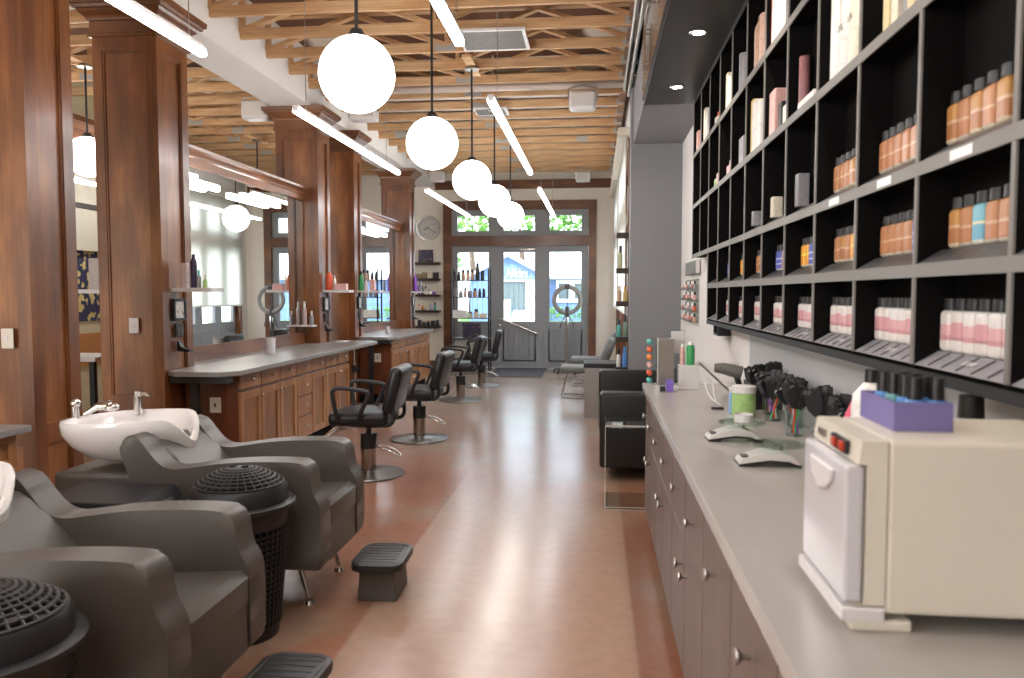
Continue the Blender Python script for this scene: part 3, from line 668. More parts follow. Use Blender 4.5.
pillar_set(2, 9.0, [('shampoo_bottle', 'orange red bottle on the white shelf of the third pillar', .05, .09, .09, .21, ORG, ORG, .02, True),
    ('spray_bottle', 'small white bottle behind the orange one on the third pillar shelf', .115, .04, .04, .17, WHT, WHT, .03, True),
    ('gift_box', 'pale pink box on the white shelf of the third pillar', .20, .14, .08, .075, PINK, None, 0, False)], 'third pillar')
pillar_set(3, 10.33, [('shampoo_bottle', 'green bottle with black cap on the fourth pillar shelf', .03, .07, .07, .26, GRN, BLK, .05, True),
    ('shampoo_bottle', 'white bottle beside the green one on the fourth pillar shelf', .10, .05, .05, .14, WHT, WHT, .02, True),
    ('lotion_box', 'pale pink box at the end of the fourth pillar shelf', .19, .07, .06, .15, PINK, None, 0, False)], 'fourth pillar')
pillar_set(4, 13.45, [('shampoo_bottle', 'bright purple bottle on the farthest pillar shelf', .05, .06, .06, .30, PURP, PURP, .04, True),
    ('shampoo_bottle', 'dark grey bottle beside the purple one on the farthest pillar shelf', .14, .05, .05, .21, GREY, BLK, .03, True)], 'farthest pillar')
# little perfume shelf beside mirror, on near face of third pillar
t = tag(B(-.075, .075, -.14, 0, -.012, .008, bev=.002).build('perfume_shelf', 'white_pl'), 'tiny clear-edged shelf with spray bottles at the mirror end', 'shelf'); t.location = (-3.305, 8.784, 1.115)
pack('spray_bottle', 'tall clear spray bottle on the tiny shelf at the mirror end', 'bottle', (-3.350, 8.71, 1.124), .058, .058, .27, colm((.55, .42, .40)), WHT, .07)
pack('spray_bottle', 'short clear spray bottle at the outer end of the tiny shelf', 'bottle', (-3.265, 8.71, 1.124), .05, .05, .16, GREY, WHT, .05)
# cups on worktop
mb = MB(); mb.lathe([(0, 0), (.042, 0), (.048, .15), (.045, .15), (.039, .006), (0, .006)], seg=24)
o = tag(mb.build('plastic_cup', 'white_pl', smooth=True), 'tall white cup on the first worktop before the mirror', 'cup'); o.location = (-3.12, 7.22, .906)
mb = MB(); mb.lathe([(0, 0), (.03, 0), (.033, .10), (.030, .10), (.027, .004), (0, .004)], seg=24)
o = tag(mb.build('glass_tumbler', 'white_pl', smooth=True), 'white tumbler on the second worktop', 'cup'); o.location = (-3.05, 11.2, .906)
o = tag(B(-.05, .05, -.12, .12, 0, .012, bev=.004).build('paper_tray', 'white_pl'), 'small white tray at the far end of the first worktop', 'tray'); o.location = (-3.02, 9.1, .906)

# ------------------------------------------------------------------ salon chairs (facing the mirrors)
def make_salon_chair():
    t = thing('salon_chair', '', 'chair', (0, 0, 0), group='black styling chairs along the aisle')
    MB().lathe([(0, 0), (.285, 0), (.295, .006), (.29, .014), (.20, .022), (.10, .032), (.075, .04), (0, .04)], seg=48).build('base_plate', 'basemetal', t, smooth=True)
    MB().cyl((0, 0, .04), (0, 0, .25), .062).build('pump_cylinder', mat('pump_metal', (.40, .36, .32), .22, metal=1), t, smooth=True)
    mb = MB(); mb.cyl((0, 0, .22), (0, 0, .34), .067); mb.cyl((0, 0, .34), (0, 0, .43), .022); mb.build('pump_cover', 'black', t, smooth=True)
    mb = MB(); mb.tube([(.05, -.03, .24), (.16, -.06, .22), (.25, -.05, .17), (.27, 0, .15), (.25, .05, .17), (.16, .06, .22), (.05, .03, .24)], .006, smooth=2); mb.build('foot_pump', 'chrome', t, smooth=True)
    mb = MB(); mb.box(-.275, .21, -.235, .235, .425, .54, bev=.045, seg=5); mb.build('seat', 'cleather', t, smooth=True)
    mb = MB(); mb.box(-.12, .12, -.12, .12, .405, .427); mb.build('seat_bracket', 'black', t)
    bk = MB(); bk.box(-.05, .05, -.235, .235, -.19, .19, bev=.04, seg=5, mtx=Matrix.Translation((.245, 0, .715)) @ Matrix.Rotation(math.radians(13), 4, 'Y'))
    bk = bk.build('backrest', 'cleather', t, smooth=True)
    for q in (-.2, .2): MB().tube([(.12, q, .44), (.22, q, .435), (.26, q, .48), (.25, q, .58)], .016, smooth=2).build('back_bracket', 'black', t, smooth=True)
    for s in (-1, 1):
        y = s*.262
        mb = MB(); mb.tube([(-.18, s*.23, .48), (-.19, y, .53), (-.225, y, .70), (-.205, y, .735), (-.16, y, .742), (.03, y, .722), (.07, y, .71), (.065, y, .67), (.0, y, .53), (-.01, s*.23, .48)], .017, smooth=2, seg=10)
        mb.build('armrest', 'blackplastic', t, smooth=True)
    mb = MB()
    for s in (-1, 1): mb.tube([(-.20, s*.10, .43), (-.28, s*.10, .38), (-.42, s*.11, .23)], .010, smooth=1)
    mb.tube([(-.40, -.16, .23), (-.40, .16, .23)], .014); mb.tube([(-.36, -.12, .30), (-.36, .12, .30)], .008)
    mb.build('footrest', 'chrome', t, smooth=True)
    return t
ch = make_salon_chair()
spots = [(-1.85, 6.19, .03, 'black styling chair with chrome base, nearest of the four at the mirrors'), (-1.785, 7.76, -.05, 'black styling chair second from the camera on the aisle'),
         (-1.87, 10.70, .02, 'black styling chair third from the camera, at the far worktop'), (-1.82, 12.38, .12, 'farthest black styling chair near the entrance')]
for i, (x, y, r_, lb) in enumerate(spots):
    c = ch if i == 0 else copy_tree(ch); c.location = (x, y, 0); c.rotation_euler = (0, 0, r_); c['label'] = lb

# ------------------------------------------------------------------ shampoo units
def smooth_poly(p, k=2):
    for _ in range(k):
        q = []
        for i in range(len(p)):
            a, b_ = p[i], p[(i+1) % len(p)]; q += [(a[0]*.75+b_[0]*.25, a[1]*.75+b_[1]*.25), (a[0]*.25+b_[0]*.75, a[1]*.25+b_[1]*.75)]
        p = q
    return p
def make_shampoo():
    t = thing('shampoo_chair', '', 'shampoo chair', (0, 0, 0), group='grey shampoo chairs with basins')
    side = [(.51, .20), (.545, .20), (.548, .30), (.548, .42), (.545, .49), (.53, .525), (.51, .555), (.50, .60), (.496, .645), (.485, .685), (.45, .702), (.36, .706), (.20, .702), (.05, .69), (-.08, .668), (-.17, .655), (-.23, .675), (-.285, .735), (-.325, .79),
            (-.37, .82), (-.42, .80), (-.435, .74), (-.41, .68), (-.375, .58), (-.345, .42), (-.34, .20), (-.30, .20)]
    sp = smooth_poly(side, 2)
    for s in (-1, 1):
        mb = MB(); a, b_ = (.205, .335) if s > 0 else (-.335, -.205); mb.prism(sp, 'Y', a, b_, bev=.022, seg=3)
        mb.build('side_panel', 'leather', t, smooth=True)
    B(-.30, .540, -.203, .203, .20, .40, bev=.01).build('seat_base', 'leather', t)
    mb = MB(); mb.prism([(.546, .38), (.548, .47), (.52, .495), (.1, .465), (-.14, .45), (-.16, .39), (.2, .385)], 'Y', -.203, .203, bev=.012, seg=2); mb.build('seat_cushion', 'leather', t, smooth=True)
    mb = MB(); pts = smooth_poly([(-.12, .44), (-.02, .45), (-.08, .53), (-.20, .66), (-.30, .755), (-.37, .77), (-.40, .73), (-.30, .58)], 1)
    mb.prism(pts, 'Y', -.203, .203, bev=.03, seg=3); mb.build('backrest', 'leather', t, smooth=True)
    B(-.86, -.335, -.22, .22, .02, .60, bev=.02).build('basin_pedestal', 'leather', t)
    for s in (-1, 1):
        mb = MB(); y = s*.21
        mb.tube([(.38, y, .22), (.44, y*1.07, .03)], [.018, .012]); mb.cyl((.44, y*1.07, .0), (.44, y*1.07, .018), .028, .022); mb.build('front_leg', 'chrome', t, smooth=True)
    # basin : oval bowl, higher at the front, neck notch on +X side
    bm = MB(); seg = 48; cx = -.58
    def rim(th):
        ex, ey = .345, .25
        x, y = cx+ex*math.cos(th), ey*math.sin(th)
        if math.cos(th) < 0: x = cx+.345*(-(abs(math.cos(th))**.75)); 
        a = (th+PI) % (2*PI)-PI
        z = .845+.02*math.cos(th) - .135*math.exp(-(a/.42)**2) + .012*math.sin(2*th)*0
        return x, y, z
    rings = []
    outs = [(.40, -.225, 'o'), (.62, -.20, 'o'), (.86, -.125, 'o'), (.975, -.055, 'o'), (1.0, 0, 'o'), (.985, .008, 'o'), (.93, 0, 'i'), (.90, -.03, 'i'), (.82, -.11, 'i'), (.60, -.165, 'i'), (.25, -.18, 'i')]
    for (k_, dz, tp) in outs:
        rg = []
        for i in range(seg):
            x, y, z = rim(2*PI*i/seg); zz = z+dz if k_ > .9 else .86 + dz + (z-.86)*max(0, (k_-.5)/.5)*.8
            sh = -.01*(1-k_) if tp == 'o' else 0
            rg.append(bm.bm.verts.new((cx+(x-cx)*k_+sh, y*k_, zz)))
        rings.append(rg)
    for a, b_ in zip(rings, rings[1:]):
        for i in range(seg): bm.bm.faces.new((a[i], a[(i+1) % seg], b_[(i+1) % seg], b_[i]))
    bm.bm.faces.new(rings[0][::-1]); bm.bm.faces.new(rings[-1])
    bs = bm.build('basin', 'porcelain', t, smooth=True)
    mb = MB(); fx, fy = -.66, .19
    mb.cyl((fx, fy, .83), (fx, fy, .93), .022); mb.tube([(fx, fy, .92), (fx+.03, fy-.01, .945), (fx+.09, fy-.03, .94)], .009); mb.cyl((fx-.0, fy, .93), (fx, fy, .955), .016)
    mb.build('faucet', 'chrome', bs, smooth=True)
    mb = MB(); hx, hy = -.82, -.02
    mb.tube([(hx, hy, .86), (hx+.06, hy+.02, .90), (hx+.12, hy+.03, .90)], [.014, .02, .03]); mb.sph((hx+.13, hy+.03, .895), .036, sz=.6); mb.build('spray_head', 'chrome', bs, smooth=True)
    MB().cyl((hx-.1, .05, .82), (hx-.1, .05, .90), .02).sph((hx-.1, .05, .905), .026).build('mixer_knob', 'chrome', bs, smooth=True)
    return t
sh = make_shampoo()
for i, (x, y, lb) in enumerate(((-1.80, 3.76, 'grey shampoo chair with white basin, the far one beside the second pillar'), (-1.775, 2.42, 'grey shampoo chair nearest the camera, basin cut by the left edge'))):
    c = sh if i == 0 else copy_tree(sh); c.location = (x, y, 0); c['label'] = lb

# ------------------------------------------------------------------ dome bins
def make_dome_bin():
    t = thing('towel_bin', '', 'bin', (0, 0, 0), group='black perforated towel bins')
    # body with slots : a lattice of bars
    bd = MB(); H0, H1 = .06, .50
    def rad(z): return .155+.05*(z/.58)
    bd.lathe([(0, 0), (rad(0), 0), (rad(H0), H0), (rad(H0)-.006, H0), (rad(0)-.006, .008), (0, .008)], seg=48)
    bd.lathe([(rad(H1), H1), (rad(.58), .58), (rad(.58)-.006, .58), (rad(H1)-.006, H1), (rad(H1), H1)], seg=48)
    n = 44; nz = 17
    for i in range(n):
        a = 2*PI*i/n; bd.tube([(rad(H0)*math.cos(a), rad(H0)*math.sin(a), H0-.005), (rad(H1)*math.cos(a), rad(H1)*math.sin(a), H1+.005)], .0065, seg=4)
    for k in range(1, nz):
        z = H0+(H1-H0)*k/nz; r_ = rad(z); bd.lathe([(r_+.002, z-.006), (r_+.002, z+.006), (r_-.004, z+.006), (r_-.004, z-.006), (r_+.002, z-.006)], seg=44)
    bd.build('bin_body', 'blackplastic', t)
    MB().lathe([(0, .01), (.14, .01), (.16, .30), (.17, .50), (.165, .50), (.155, .3), (.135, .02), (0, .02)], seg=32).build('bin_liner', 'blackm', t, smooth=True)
    ld = MB()
    ld.lathe([(.222, .585), (.236, .59), (.236, .604), (.222, .61), (.205, .612), (.203, .665), (.192, .682), (.182, .684), (.182, .67), (.198, .60), (.222, .585)], seg=64)
    def dome(r_): return .684+.075*(1-(r_/.19)**2)
    rr = [.055+.0185*k for k in range(8)]
    for r_ in rr: ld.lathe([(r_-.0045, dome(r_)-.004), (r_+.0045, dome(r_)-.006), (r_+.0045, dome(r_)+.002), (r_-.0045, dome(r_)+.004), (r_-.0045, dome(r_)-.004)], seg=48)
    for i in range(32):
        a = 2*PI*i/32; p = [(r_*math.cos(a), r_*math.sin(a), dome(r_)) for r_ in (.05, .10, .15, .188)]; ld.tube(p, .0040, seg=5)
    ld.build('lid', 'blackplastic', t, smooth=True)
    cp = MB(); cp.lathe([(0, dome(.0)), (.03, dome(.03)), (.056, dome(.056)), (.056, dome(.056)-.006), (0, dome(0)-.008)], seg=32)
    cp.build('lid_boss', 'blackplastic', t, smooth=True)
    for q in (-1, 1): MB().cyl((q*.026, 0, dome(.026)-.004), (q*.026, 0, dome(.026)+.003), .016, seg=16).build('finger_hole', 'blackm', t)
    return t
db = make_dome_bin()
for i, (x, y, lb) in enumerate(((-1.53, 3.19, 'black perforated towel bin with dome lid between the two shampoo chairs'), (-1.555, 1.80, 'black perforated towel bin with dome lid in the bottom left corner'))):
    c = db if i == 0 else copy_tree(db); c.scale = (1, 1, .97); c.location = (x, y, 0); c['label'] = lb
# rectangular pedal bin between the basins
t = thing('pedal_bin', 'rectangular pedal bin with black lid between the basins', 'bin', (-2.13, 3.20, .0))
B(-.24, .22, -.15, .17, 0, .53, bev=.015).build('bin_body', 'steel', t)
mb = MB(); mb.prism([(-.255, .546), (.235, .546), (.20, .60), (-.245, .60)], 'Y', -.165, .185, bev=.008); mb.build('lid', 'blackplastic', t)
B(-.25, .235, -.16, .18, .531, .545).build('lid_rim', 'chrome', t)
B(.236, .275, -.05, .06, .51, .575, bev=.008).build('latch', 'blackplastic', t)
# step stools
def make_stool():
    t = thing('step_stool', '', 'step stool', (0, 0, 0), group='black step stools in the aisle')
    mb = MB(); poly = []
    for (cx, cy, a0) in ((.07, .12, 0), (-.07, .12, 90), (-.07, -.12, 180), (.07, -.12, 270)):
        for k in range(6): a = math.radians(a0+k*18); poly.append((cx+.055*math.cos(a), cy+.055*math.sin(a)))
    mb.prism(poly, 'Z', .155, .19, bev=.008); mb.build('step_top', 'blackplastic', t, smooth=True)
    g = MB()
    for k in range(-3, 4): g.box(-.085, .085, k*.04-.002, k*.04+.002, .189, .1925)
    g.tube([(p[0]*.85, p[1]*.88, .190) for p in poly], .003, closed=True, seg=5); g.build('grip_rib', 'darkgrey', t)
    mb = MB(); mb.prism([(-.095, 0), (.095, 0), (.085, .155), (-.085, .155)], 'Y', -.13, .13, bev=.006); mb.build('stool_body', 'darkgrey', t)
    return t
st = make_stool()
for i, (x, y, r_, lb) in enumerate(((-1.045, 3.72, .03, 'small black step stool in the aisle before the far shampoo chair'), (-1.045, 2.47, -.05, 'small black step stool cut by the bottom edge of the picture'))):
    c = st if i == 0 else copy_tree(st); c.location = (x, y, 0); c.rotation_euler = (0, 0, r_); c['label'] = lb

# ------------------------------------------------------------------ long counter on the right
ubr = [-.52, .43, 1.38, 2.33, 3.27, 4.20, 5.04]
for i, (a, b_) in enumerate(zip(ubr, ubr[1:])):
    t = thing('counter_cabinet', 'taupe counter cabinet with two drawers and two doors, %s from the far end' % ORD[5-i], 'cabinet', (.34, a, 0), group='taupe cabinets under the long counter')
    L = b_-a
    B(.002, .58, .001, L-.001, .10, .868).build('carcass', 'cabRin', t); B(.06, .56, .002, L-.002, 0, .10).build('toe_kick', 'blackm', t)
    def kn(par, y, z):
        k = MB(); k.cyl((-.018, y, z), (-.04, y, z), .006, seg=12); k.lathe([(0, 0), (.017, .002), (.0185, .007), (.012, .014), (.006, .018), (0, .018)], seg=20)
        # rotate the disc part to face -X
        vs = [v for v in k.bm.verts if v.co.z < .02 and abs(v.co.x) < .02 and abs(v.co.y) < .02]
        bmesh.ops.transform(k.bm, verts=vs, matrix=Matrix.Translation((-.052, y, z)) @ Matrix.Rotation(PI/2, 4, 'Y'))
        k.build('knob', 'steel', par, smooth=True)
    for q in (0, 1):
        y0, y1 = q*L/2+.003, (q+1)*L/2-.003
        d = B(-.018, 0, y0, y1, .595, .862, bev=.0015).build('drawer', 'cabR', t); kn(d, (y0+y1)/2, .73)
        d = B(-.018, 0, y0, y1, .105, .589, bev=.0015).build('door', 'cabR', t); kn(d, L/2+(-.07 if q == 0 else .07), .49)
tag(B(.30, WN-.001, -.55, 5.06, .87, .91, bev=.003).build('countertop', 'ctrR'), 'long grey countertop along the right wall', 'countertop')
tag(B(WN-.014, WN-.002, .3, 4.78, .912, 1.26).build('splash_panel', mat('pale_grey_splash', (.48, .48, .49), .35)), 'pale grey splash panel behind the long counter', 'panel')

# ------------------------------------------------------------------ cubby shelf
SX, SB = .82, .925
rows = [1.28, 1.54, 1.80, 2.22, 2.65, 3.10]
def ydiv(k): return 1.66+.475*k
t = thing('cubby_shelf', 'tall black cubby shelf with grey edges filling the right wall', 'shelf', (0, 0, 0))
mb = MB(); mb.box(SB, SB+.004, ydiv(-4), ydiv(11), rows[2], rows[5]); mb.box(SB, SB+.004, ydiv(-4), ydiv(9), rows[0], rows[2]); mb.build('back_panel', 'shelfin', t)
for j, z in enumerate(rows):
    b_ = ydiv(9) if j < 2 else ydiv(11)
    s_ = B(SX+.006, SB, ydiv(-4), b_+.008, z-.008, z+.008).build('shelf_board', 'shelfin', t); th = .017 if j else .02
    B(SX, SX+.0055, ydiv(-4), b_+.008, z-th, z+(.017 if j else .006)).build('shelf_edge', 'black' if j in (0, 5) else 'shelfedge', s_)
for k in range(-4, 12):
    z0 = rows[0] if k <= 9 else rows[2]
    d = B(SX+.006, SB, ydiv(k)-.008, ydiv(k)+.008, z0+.0085, rows[5]-.0085).build('divider', 'shelfin', t)
    e = MB()
    jr = range(5) if k <= 9 else range(2, 5)
    for j in jr: e.box(SX+.0002, SX+.0055, ydiv(k)-.0085, ydiv(k)+.0085, rows[j]+.0175, rows[j+1]-.0175)
    e.build('divider_edge', 'black' if False else 'shelfedge', d)
# price labels on the edges
for k, j in ((0, 2), (1, 2), (2, 2), (0, 3)):
    B(SX-.0015, SX-.0001, ydiv(k)+.17, ydiv(k)+.28, rows[j]-.011, rows[j]+.012).build('price_label', 'white_pl', t)
# sloping trays
def tray(k, j, m='tray'):
    z = rows[j]+.0175; y0, y1 = ydiv(k)+.012, ydiv(k+1)-.012
    o = thing('sloping_tray', 'sloping dark tray in the %s row cubby, %s from the far end' % (('bottom', 'second lowest', 'middle')[j], ORD[(8 if j < 2 else 10)-k]), 'tray', (0, 0, 0), group='sloping trays in the cubbies')
    mb = MB(); mb.prism([(SX+.004, z), (SX+.064, z+.036), (SB-.004, z+.036), (SB-.004, z)], 'Y', y0, y1); mb.build('tray_body', m, o)
    for q in range(1, 6 if j == 0 else 1):
        mb = MB(); yy = y0+(y1-y0)*q/6; mb.prism([(SX+.008, z+.0035), (SX+.060, z+.0345), (SX+.060, z+.0375), (SX+.008, z+.0065)], 'Y', yy-.0015, yy+.0015); mb.build('tray_rib', 'darkgrey', o)
    if j == 0:
        mb = MB(); yy = (y0+y1)/2
        for q in range(3): mb.prism([(SX+.030, z+.0165), (SX+.042, z+.0235), (SX+.042, z+.0255), (SX+.030, z+.0185)], 'Y', yy-.03+q*.02, yy-.018+q*.02)
        mb.build('tray_mark', 'white_pl', o)
for k in range(-1, 9):
    tray(k, 0, mat('pale_grey_tray', (.30, .295, .32), .35) if k == -1 else bpy.data.materials.get('pale_grey_tray'))
    tray(k, 1)
for k in range(-1, 6): tray(k, 2)
# bottles
def tube_proto(m, h_):
    t = thing('colour_bottle', '', 'bottle', (0, 0, 0))
    B(-.018, .018, -.0265, .0265, 0, h_*.78, bev=.012, seg=3).build('bottle_body', m, t)
    MB().lathe([(.0, h_*.78), (.020, h_*.78), (.019, h_*.99), (.016, h_), (0, h_)], seg=14, sx=.8, sy=1.05).build('cap', 'blackplastic', t, smooth=True)
    return t
bpink = banded('pink_label', [(.30, (.72, .68, .64)), (.36, (.45, .22, .24)), (.72, (.66, .34, .36)), (1, (.74, .70, .66))])
bpinkw = banded('white_pink_label', [(.28, (.74, .70, .66)), (.40, (.60, .30, .32)), (.66, (.72, .42, .43)), (1, (.76, .73, .70))])
bor = banded('orange_label', [(.10, (.66, .60, .5)), (.45, (.47, .20, .09)), (.52, (.62, .40, .25)), (1, (.48, .22, .10))])
bamb = banded('amber_label', [(.12, (.66, .55, .4)), (.5, (.42, .18, .075)), (.58, (.62, .42, .28)), (1, (.50, .25, .07))])
bblue = banded('blue_label', [(.10, (.7, .7, .7)), (.3, (.08, .12, .5)), (.36, (.6, .6, .75)), (.55, (.08, .12, .5)), (.62, (.6, .6, .75)), (1, (.07, .11, .45))])
bteal = banded('teal_label', [(.12, (.75, .72, .62)), (.5, (.16, .42, .55)), (.56, (.8, .75, .5)), (1, (.2, .5, .6))])
byel = banded('yellow_label', [(.10, (.75, .7, .6)), (.5, (.85, .38, .05)), (.6, (.85, .7, .1)), (1, (.85, .42, .06))])
protos = {}
def bottle_row(k, j, seq, h_, names, zoff=.036):
    n = len(seq); y1 = ydiv(k+1)-.012
    far = ORD[(8 if j < 2 else 10)-k]; rn = ('bottom', 'second lowest', 'middle', 'second highest', 'top')[j]
    rn = 'second-lowest' if j == 1 else rn
    for q, c in enumerate(seq):
        key = (c.name, h_)
        if key not in protos: protos[key] = tube_proto(c, h_); b_ = protos[key]
        else: b_ = copy_tree(protos[key])
        b_.location = (SB-.027, y1-(.062 if j == 1 else .032)-q*.0615, rows[j]+.0175+zoff+.0003)
        b_.rotation_euler = (0, 0, 0)
        b_['label'] = '%s bottle, %s from far side, %s row, cubby %s from far end' % (names[c.name], ORD[q], rn, far)
        b_['group'] = 'colour bottles in the %s row of cubbies' % rn
NM = {bpink.name: 'pink-labelled', bpinkw.name: 'white-and-pink', bor.name: 'orange', bamb.name: 'amber', bblue.name: 'blue', bteal.name: 'teal', byel.name: 'yellow-orange'}
for k in range(-1, 8):
    seq = [bpinkw, bpink, bpinkw, bpink, bpinkw, bpinkw][:6] if k % 2 == 0 else [bpink, bpink, bpinkw, bpinkw, bpink, bpinkw]
    bottle_row(k, 0, seq, .135, NM)
s2 = {-1: [bor, bor], 0: [bamb, bor, bteal, bor, bor], 1: [bor, bor, bor, bor, bblue], 2: [bor, bamb, bor, byel, byel], 3: [byel, byel, bblue, bblue], 4: [bblue, bblue, bor, bor], 5: [bor, bamb, bor, bor], 6: [byel, byel, byel], 7: [bblue, bamb], 8: [bor]}
for k, q in s2.items(): bottle_row(k, 1, q, .125, NM)
for k, q in {-1: [bamb, bor], 0: [bamb, bor, bamb, bor, bamb], 1: [bor, bor, bor, bor, bor], 2: [bor, bor, bor, bamb]}.items(): bottle_row(k, 2, q, .13, NM)
# packs in the upper rows : (k, j, offset from far divider, width, height, material, round, name, look, cap)
PK = [(2, 3, .085, .085, .25, CREAM, 1, 'shampoo_bottle', 'big cream', None), (2, 3, .19, .085, .31, colm((.72, .69, .66)), 1, 'shampoo_bottle', 'big white', None), (2, 3, .295, .085, .31, WHT, 1, 'conditioner_bottle', 'large white', None),
      (1, 3, .09, .05, .20, CREAM, 0, 'hair_colour_box', 'tall beige', None), (1, 3, .15, .05, .20, colm((.7, .6, .35)), 0, 'hair_colour_box', 'yellowish', None), (1, 3, .21, .035, .20, GREY, 0, 'hair_colour_box', 'narrow grey', None), (1, 3, .27, .05, .20, CREAM, 0, 'hair_colour_box', 'beige', None), (1, 3, .335, .05, .21, colm((.7, .6, .35)), 0, 'hair_colour_box', 'straw coloured', None),
      (3, 3, .40, .045, .25, colm((.35, .16, .17)), 1, 'toner_bottle', 'dark pink', None), (3, 3, .2, .24, .035, WHT, 0, 'flat_box', 'flat white', None),
      (4, 3, .33, .12, .21, PINK, 0, 'lotion_box', 'tall pink', None), (4, 3, .22, .07, .13, BLK, 0, 'tint_box', 'black', None), (4, 3, .15, .06, .1, WHT, 0, 'tint_box', 'white', None),
      (5, 3, .12, .09, .24, WHT, 0, 'bleach_box', 'white', None), (5, 3, .24, .09, .27, WHT, 0, 'bleach_box', 'taller white', None), (5, 3, .345, .07, .30, colm((.75, .55, .15)), 0, 'bleach_box', 'gold edged', None),
      (6, 3, .18, .14, .15, GREY, 0, 'tool_box', 'grey', None), (6, 3, .05, .05, .26, WHT, 1, 'spray_can', 'slim white', WHT),
      (7, 3, .2, .09, .10, PINK, 1, 'cream_jar', 'pink', WHT), (8, 3, .15, .09, .12, PINK, 1, 'cream_jar', 'rosy', PURP), (8, 3, .3, .08, .1, LGRN, 1, 'cream_jar', 'pale green', WHT),
      (5, 4, .12, .09, .30, colm((.66, .42, .33)), 1, 'shampoo_bottle', 'tall copper', None), (5, 4, .25, .09, .34, TAN, 1, 'shampoo_bottle', 'tall tan', colm((.3, .2, .15))), (4, 4, .1, .08, .3, WHT, 0, 'colour_box', 'white', None), (4, 4, .2, .08, .34, colm((.75, .72, .8)), 0, 'colour_box', 'lilac white', None), (4, 4, .30, .08, .34, WHT, 0, 'colour_box', 'tall white', None), (4, 4, .385, .06, .34, colm((.75, .15, .12)), 0, 'colour_box', 'red edged', None),
      (6, 4, .15, .08, .22, GREY, 1, 'spray_can', 'short grey', None), (6, 4, .26, .08, .28, GREY, 1, 'spray_can', 'steel grey', None), (7, 4, .15, .09, .24, CREAM, 1, 'shampoo_bottle', 'cream', None), (7, 4, .26, .07, .3, CREAM, 0, 'colour_box', 'narrow cream', None),
      (9, 4, .15, .09, .26, WHT, 0, 'colour_box', 'plain white', None), (9, 4, .28, .09, .30, CREAM, 0, 'colour_box', 'off-white', None), (10, 4, .25, .10, .2, PINK, 0, 'colour_box', 'pale pink', None), (8, 4, .25, .08, .13, WHT, 1, 'cream_jar', 'white', ORG),
      (3, 4, .2, .1, .14, WHT, 1, 'cream_jar', 'round white', colm((.5, .2, .15))),
      (4, 2, .40, .05, .10, CREAM, 0, 'small_carton', 'small cream', None), (3, 2, .40, .05, .14, GREY, 0, 'small_carton', 'small grey', None), (5, 2, .40, .05, .08, GREY, 0, 'small_carton', 'tiny grey', None)]
seen = {}
for (k, j, oy, w_, h_, m, rn, nm, look, cap) in PK:
    if j == 4: oy = min(oy+.06, .47-w_/2-.012); h_ *= .84
    if j == 3 and k in (2, 5): oy = min(oy+.055, .47-w_/2-.012)
    rowname = ('bottom', 'second lowest', 'middle', 'second highest', 'top')[j]
    zo = .036 if (j < 3) else 0
    pack(nm, '%s %s in the %s row, cubby %s from far end' % (look, nm.replace('_', ' '), rowname, ORD[10-k]), nm.split('_')[-1], (SB-.052 if w_ > .086 else SB-.048, ydiv(k+1)-.008-oy if False else ydiv(k)+.008+oy, rows[j]+.0178+zo), min(w_, .084), w_, h_, m, cap, .03 if cap else 0, rnd=bool(rn), capr=.6, group='hair products in the upper cubbies')
for o in [q for q in bpy.data.objects if q.get('label', '').startswith(('big white shampoo', 'big cream shampoo'))]:
    text('LEX', .030, (-.0435, 0, .16), (PI/2, 0, -PI/2), 'darkgrey', o, ext=.0004, name='lettering')
# acrylic racks on the wall left of the shelf
t = thing('polish_rack', 'clear wall rack of small coloured bottles left of the cubby shelf', 'rack', (WN-.002, 7.2, 1.22))
B(-.008, 0, 0, 1.0, 0, .40).build('rack_back', 'acryl', t)
for r_ in range(4): mb = MB(); mb.box(-.06, -.008, 0, 1.0, r_*.1, r_*.1+.005); mb.box(-.062, -.058, 0, 1.0, r_*.1, r_*.1+.025); mb.build('rack_shelf', 'acryl', t)
for r_ in range(4):
    for q in range(9):
        c = random.choice([ORG, PINK, colm((.5, .04, .05)), WHT, TEAL, TAN, GREY, colm((.6, .5, .1))])
        pack('polish_bottle', 'small polish bottle, %s from the far end in rack row %s from the top' % (ORD[8-q], ORD[3-r_]), 'bottle', (WN-.036, 7.26+q*.11, 1.2255+r_*.1), .035, .035, .075, c, WHT if q % 3 else BLK, .03, capr=.5, group='polish bottles in the wall rack')
t = thing('leaflet_rack', 'clear wall rack of pale leaflets above the polish rack', 'rack', (WN-.002, 7.1, 1.66))
B(-.05, 0, 0, .8, 0, .005).build('rack_shelf', 'acryl', t); B(-.05, -.046, 0, .8, 0, .12).build('rack_front', 'acryl', t)
for q in range(4): B(-.04, -.01, .02+q*.2, .17+q*.2, .006, .13+.0).build('leaflet_stack', 'white_pl', t)
# black bracket and grey cloth dispenser
mb = MB(); mb.box(WN-.09, WN-.004, 5.50, 5.52, 1.205, 1.262); mb.box(WN-.09, WN-.004, 5.70, 5.72, 1.205, 1.262); mb.box(WN-.09, WN-.004, 5.50, 5.72, 1.190, 1.205)
tag(mb.build('wall_bracket', 'black'), 'small black bracket fixed below the cubby shelf', 'bracket')

